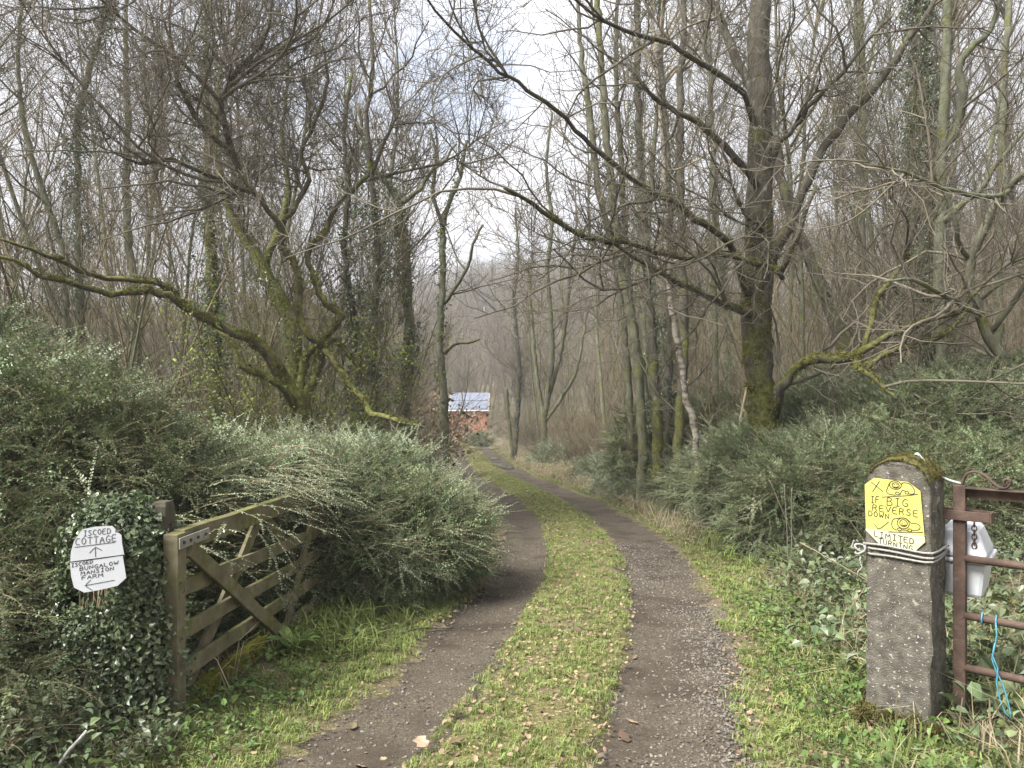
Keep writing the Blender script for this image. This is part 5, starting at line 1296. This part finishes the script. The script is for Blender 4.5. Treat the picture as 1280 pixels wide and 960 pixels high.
GM = source("gate_moss_tuft", [tuft_mesh(f"gate_moss_mesh_{i}", M['gate_moss'], 420 + i, 14, .03, .014, 1.0, .0026) for i in range(3)])
scatter("moss", GM, mq, orient(np.stack([RNG.normal(0, .4, 900), np.where(mq[:, 1] < -.015, -1.0, 0) + RNG.normal(0, .3, 900), np.full(900, .8)], -1), rand_dirs(900)), RNG.uniform(.3, .85, 900), wg)
# gate post behind the stile
gp_ = empty("gate_post", (LA[0] - .095, LA[1] + .075, LG), "dark pointed wooden post close behind the near end of the wooden gate", "gate post", rz=LANG)
r = np.random.default_rng(77); prof = [(-.1, .05), (.2, .049), (.5, .048), (.9, .046), (1.10, .043), (1.125, .034)]
V = [[sx * w + r.normal(0, .002), sy * w + r.normal(0, .002), z] for z, w in prof for sx, sy in ((-1, -1), (1, -1), (1, 1), (-1, 1))]
F = [[i * 4 + j, i * 4 + (j + 1) % 4, (i + 1) * 4 + (j + 1) % 4, (i + 1) * 4 + j] for i in range(len(prof) - 1) for j in range(4)] + [[20, 21, 22, 23]]
MB().add(V, [F]).build("timber", M['dark_wood'], gp_, bevel=.006)

# ------------------------------------------------------------------ ivy covered post with the white sign
IP = np.array([-2.03, 3.98, 0]); IG = float(ground_z(IP[0], IP[1]))
ip = empty("ivy_covered_post", (IP[0], IP[1], IG), "stout old post smothered in dark ivy left of the wooden gate", "post")
MB().tube([(0, 0, -.1), (0.01, 0, .4), (0, .01, .85), (0, 0, 1.0)], [.17, .165, .16, .14], 12).build("post_core", M['dark_wood'], ip, smooth=True)
n = 2600
a = RNG.uniform(0, 6.283, n); z = RNG.uniform(.02, 1.1, n); rr = (.165 + .05 * np.clip(1 - z, 0, 1) + .06 * RNG.random(n)) * np.where(z > .95, np.sqrt(np.clip((1.14 - z) / .19, 0.02, 1)), 1) * (1 + .12 * np.sin(a * 3 + z * 5))
pp = np.stack([rr * np.cos(a), rr * np.sin(a), z], -1); nn = nrm(np.stack([np.cos(a), np.sin(a), .35 + np.where(z > .95, 1.0, 0)], -1))
keepf = ~((pp[:, 1] < -.15) & (z > .60) & (z < 1.10) & (pp[:, 0] > -.28) & (pp[:, 0] < .08))
scatter("ivy", IVY, pp[keepf], orient(nn[keepf] + RNG.normal(0, .3, (keepf.sum(), 3)), rand_dirs(keepf.sum())), RNG.uniform(.42, .8, keepf.sum()), ip)
iv = MB()
for i in range(26):
    a0 = RNG.uniform(3.5, 6.0); q = []
    for zz in np.linspace(0, RNG.uniform(.6, 1.0), 9):
        a0 += RNG.normal(0, .12); q.append((.185 * math.cos(a0), .185 * math.sin(a0), zz))
    iv.tube(q, RNG.uniform(.003, .007), 5)
o = iv.build("ivy_stems", M['brown_twig'], ip, smooth=True); o["kind"] = "stuff"
SD = 3.63
wc = P(123, 699, SD)
ws = empty("direction_sign", tuple(wc), "white hand lettered sign on the ivy covered post pointing to cottage and farm", "sign", rz=math.radians(8))
kw = SD / 6.857 / FPX
def wz(u, v): return ((u - 432) * kw / .97, -(v - 542) * kw)
plate("upper_sheet", [(213,556),(218,470),(242,382),(308,284),(400,264),(540,260),(566,290),(560,318),(590,322),(612,342),(618,420),(634,508)], wz, .003, M['paper'], ws)
plate("lower_sheet", [(211,566),(420,545),(622,518),(640,640),(650,710),(582,776),(430,808),(322,824),(242,778),(220,680)], wz, .003, M['paper'], ws)
gs = word("ISCOED", 316, 342, 528, 322, 46) + word("COTTAGE", 254, 418, 572, 392, 58) + [[(252,434),(560,400)], [(410,520),(408,436)], [(364,486),(408,436),(458,466)]]
lettering(gs, wz, .0036).build("lettering", M['grey_ink'], ws)
bs = word("ISCOED", 222, 604, 388, 574, 30) + word("BUNGALOW", 288, 636, 588, 592, 33) + word("MANSION", 296, 674, 550, 638, 31) + word("FARM", 304, 714, 470, 692, 33) + [[(326,764),(558,726)], [(374,716),(326,764),(382,804)]] + [[(208,560),(420,538),(630,510)]]
lettering(bs, wz, .0030, .0013).build("lettering", M['ink'], ws)
bk = MB(); bk.box((0.03, .006 + .11, .0), (.05, .22, .22)); bk.build("backing_batten", M['dark_wood'], ws)

# ------------------------------------------------------------------ the pink cottage far down the track
CY = 82.0; cz = float(ground_z(-3.9, CY)) - .1
ch = empty("cottage", (-4.62, CY, cz), "small pink walled cottage with a pale blue grey roof at the end of the track", "house")
W2, DEP, EAV, RID = 1.95, 5.0, 3.05, 4.6
b = MB(); b.add([[-W2, 0, -.3], [W2, 0, -.3], [W2, DEP, -.3], [-W2, DEP, -.3], [-W2, 0, EAV], [W2, 0, EAV], [W2, DEP, EAV], [-W2, DEP, EAV], [-W2, DEP / 2, RID], [W2, DEP / 2, RID]],
      [[[0, 1, 5, 4], [2, 3, 7, 6]], [[1, 2, 6, 9, 5], [3, 0, 4, 8, 7]]]); b.build("wall", M['pink_wall'], ch)
sl = math.atan2(RID - EAV, DEP / 2); RL = math.hypot(RID - EAV, DEP / 2) + .35
rf = MB()
for sgn in (1, -1):
    ca, sa = math.cos(sl), math.sin(sl)
    for (y, z) in [(DEP / 2 - sgn * (RL / 2 - .0) * ca, RID + .06 - RL / 2 * sa)]:
        Mx = np.array([[1, 0, 0], [0, ca, -sgn * sa], [0, sgn * sa, ca]]); rf.box((0, y, z), (W2 * 2 + .5, RL, .1), Mx)
roof = rf.build("roof", M['galvanised'], ch)
pnm = MB().box((0, 0, 0), (1.0, RL / 2 - .1, .04)).mesh("roof_panel", M['roof_panel'])
for row in range(2):
    for c in range(4):
        o = link("roof_panel", pnm, roof); u = RL * (.25 + .5 * row)
        o.location = (-W2 + .405 + c * 1.03, DEP / 2 - u * math.cos(sl), RID + .06 - u * math.sin(sl) + .09); o.rotation_euler = (sl, 0, 0)
MB().tube([(-W2 - .25, -.28, EAV - .2), (W2 + .25, -.28, EAV - .2)], .07, 8).build("gutter", M['white_paint'], ch)
def opening(name, x, z, w, h, m, frame=True):
    o = MB().box((x, -.02, z), (w, .06, h)).build(name, m, ch)
    if frame:
        f = MB()
        for sx in (-1, 1): f.box((x + sx * w / 2, -.05, z), (.09, .06, h + .16))
        for sz in (-1, 1): f.box((x, -.052, z + sz * h / 2), (w - .09, .06, .09))
        f.build("frame", M['white_paint'], o)
    return o
opening("window", -1.1, .75, .8, .75, M['dark_glass'], False); opening("door", -.15, .55, .5, 1.1, M['white_paint'])
# overhead wire
wp = [P(560, -260, 9), P(600, 345, 78)]
t = np.linspace(0, 1, 26)[:, None]
wq = wp[0] * (1 - t) + wp[1] * t - np.array([0, 0, 1.6]) * (4 * t * (1 - t))
o = MB().tube(wq, .012, 5).build("overhead_wire", M['wire'], smooth=True); tag(o, "thin dark overhead wire crossing the gap of sky above the track", "wire")

# ------------------------------------------------------------------ small things on the ground
for (px, py, s_, lab) in [(440, 907, 1.2, "pale dead leaf lying alone on the left wheel rut near the camera"), (790, 902, 1.1, "tan dead leaf lying on the right wheel rut close to the grass strip"), (780, 922, 1.5, "long curled dead leaf below the tan one on the right wheel rut"),
                          (793, 823, .9, "small brown dead leaf on the right wheel rut farther up"), (528, 945, 1.7, "big brown dead leaf on the near end of the grass strip"), (450, 955, 1.3, "dead leaf at the bottom edge of the left wheel rut"), (722, 800, 1.3, "orange brown dead leaf in the middle of the grass strip"),
                          (570, 944, 1.3, "pale grey brown dead leaf on the moss of the near grass strip")]:
    d = EYE / ((py - 480) / FPX - .05); x = (px - 640) / FPX * d
    o = link("fallen_leaf", LITTER_MESHES[int(RNG.integers(len(LITTER_MESHES)))], None, (x, d, float(ground_z(x, d)) + .02))
    if abs(x - track_x(d) + .04) < .42: o.location.z += .05
    o.scale = (s_ * 1.15,) * 3; o.rotation_euler = (RNG.normal(0, .25), RNG.normal(0, .25), RNG.uniform(0, 6)); tag(o, lab, "leaf", "single dead leaves on the track")
def stick(name, label, pts, r0, m, cat):
    q = catmull(np.array([[*p, r0] for p in pts]), step=.05, noise=.003)
    b = MB(); b.tube(q[0], q[1], 6); o = b.build(name, M[m], smooth=True); return tag(o, label, cat)
g = lambda px, d, h: (lambda x: (x, d, float(ground_z(x, d)) + h))((px - 640) / FPX * d)
stick("twig", "dark thin twig lying across the left wheel rut beside the grass strip", [g(500, 5.55, .03), g(530, 5.7, .035), g(566, 5.75, .03)], .006, 'bark', "twig")
stick("stick", "pale broken stick poking up in the bottom left corner", [P(72, 960, 3.2), P(88, 938, 3.22), P(107, 913, 3.25)], .008, 'rope', "stick")
for k, (a, b_, c, lab) in enumerate([((1004, 700, 7.2), (985, 655, 7.2), (962, 600, 7.2), "long dry stem leaning left in front of the rounded right shrub"), ((985, 705, 7.1), (983, 650, 7.1), (980, 605, 7.1), "upright dry stalk left of the leaning ones before the right shrub"),
                          ((1100, 735, 5.6), (1040, 700, 5.7), (1000, 678, 5.8), "pale bramble stem arching left from behind the concrete post"), ((990, 700, 7.2), (989, 640, 7.2), (990, 610, 7.2), "straight dry stalk right beside the upright one")]):
    stick("dry_stem", lab, [P(*a), P(*b_), P(*c)], .0032, 'pale_twig' if k != 2 else 'straw', "stem")
# the dock plant by the wooden gate
dx = g(368, 5.05, 0); dk = empty("dock_plant", dx, "broad leaved dock plant growing in the grass beside the wooden gate", "plant")
lf = []
for i in range(7):
    r = np.random.default_rng(700 + i); L_, W_ = r.uniform(.14, .24), r.uniform(.06, .085); a = i * 2.4; V = []; F = []
    for u in range(7):
        t = u / 6; wd = W_ * .5 * math.sin(math.pi * min(1, .12 + t * .9)) ** .7 if u < 6 else .003
        x = .04 + L_ * t * .8; zc = .05 + L_ * (1.1 * t - .75 * t * t) + .0
        V += [[x, -wd, zc + .018], [x, 0, zc], [x, wd, zc + .016]]
    for u in range(6): b0 = u * 3; F += [[b0, b0 + 3, b0 + 4, b0 + 1], [b0 + 1, b0 + 4, b0 + 5, b0 + 2]]
    mb = MB().add(V, [F]); mb.tube([(0, 0, -.01), (.02, 0, .04), (.045, 0, .052)], .003, 4)
    o = mb.build("leaf", M['herb_leaf'], dk, smooth=True); o.rotation_euler = (0, 0, a)
# puddles in the far right rut
for (y, s, a, b_, lab) in [(27.5, .73, .34, 1.9, "long puddle shining in the far right wheel rut"), (33, .7, .22, 1.2, "smaller puddle farther along the right wheel rut"), (37, -.6, .2, 1.0, "puddle in the left wheel rut near the bend")]:
    n = 18; V = [[track_x(y + b_ * math.sin(t)) + s + a * math.cos(t) * (1 + .2 * math.sin(3 * t)), y + b_ * math.sin(t), 0] for t in np.linspace(0, 6.283, n, endpoint=False)]
    zc = max(float(ground_z(v[0], v[1])) for v in V) + .02
    for v in V: v[2] = float(ground_z(v[0], v[1])) + .034
    o = MB().add(V, [np.arange(n)]).build("puddle", M['water']); tag(o, lab, "puddle", None, "structure")

# ------------------------------------------------------------------ the damp air
hm = bpy.data.materials.new("haze"); hm.use_nodes = True; hn = hm.node_tree.nodes
hn.remove(hn["Principled BSDF"]); pv = hn.new("ShaderNodeVolumePrincipled")
pv.inputs["Color"].default_value = (.97, .97, 1, 1); pv.inputs["Density"].default_value = HAZE; pv.inputs["Anisotropy"].default_value = .2
hm.node_tree.links.new(pv.outputs[0], hn["Material Output"].inputs["Volume"])
o = MB().box((0, 270, 25), (860, 672, 64)).build("haze", hm); o["kind"] = "stuff"
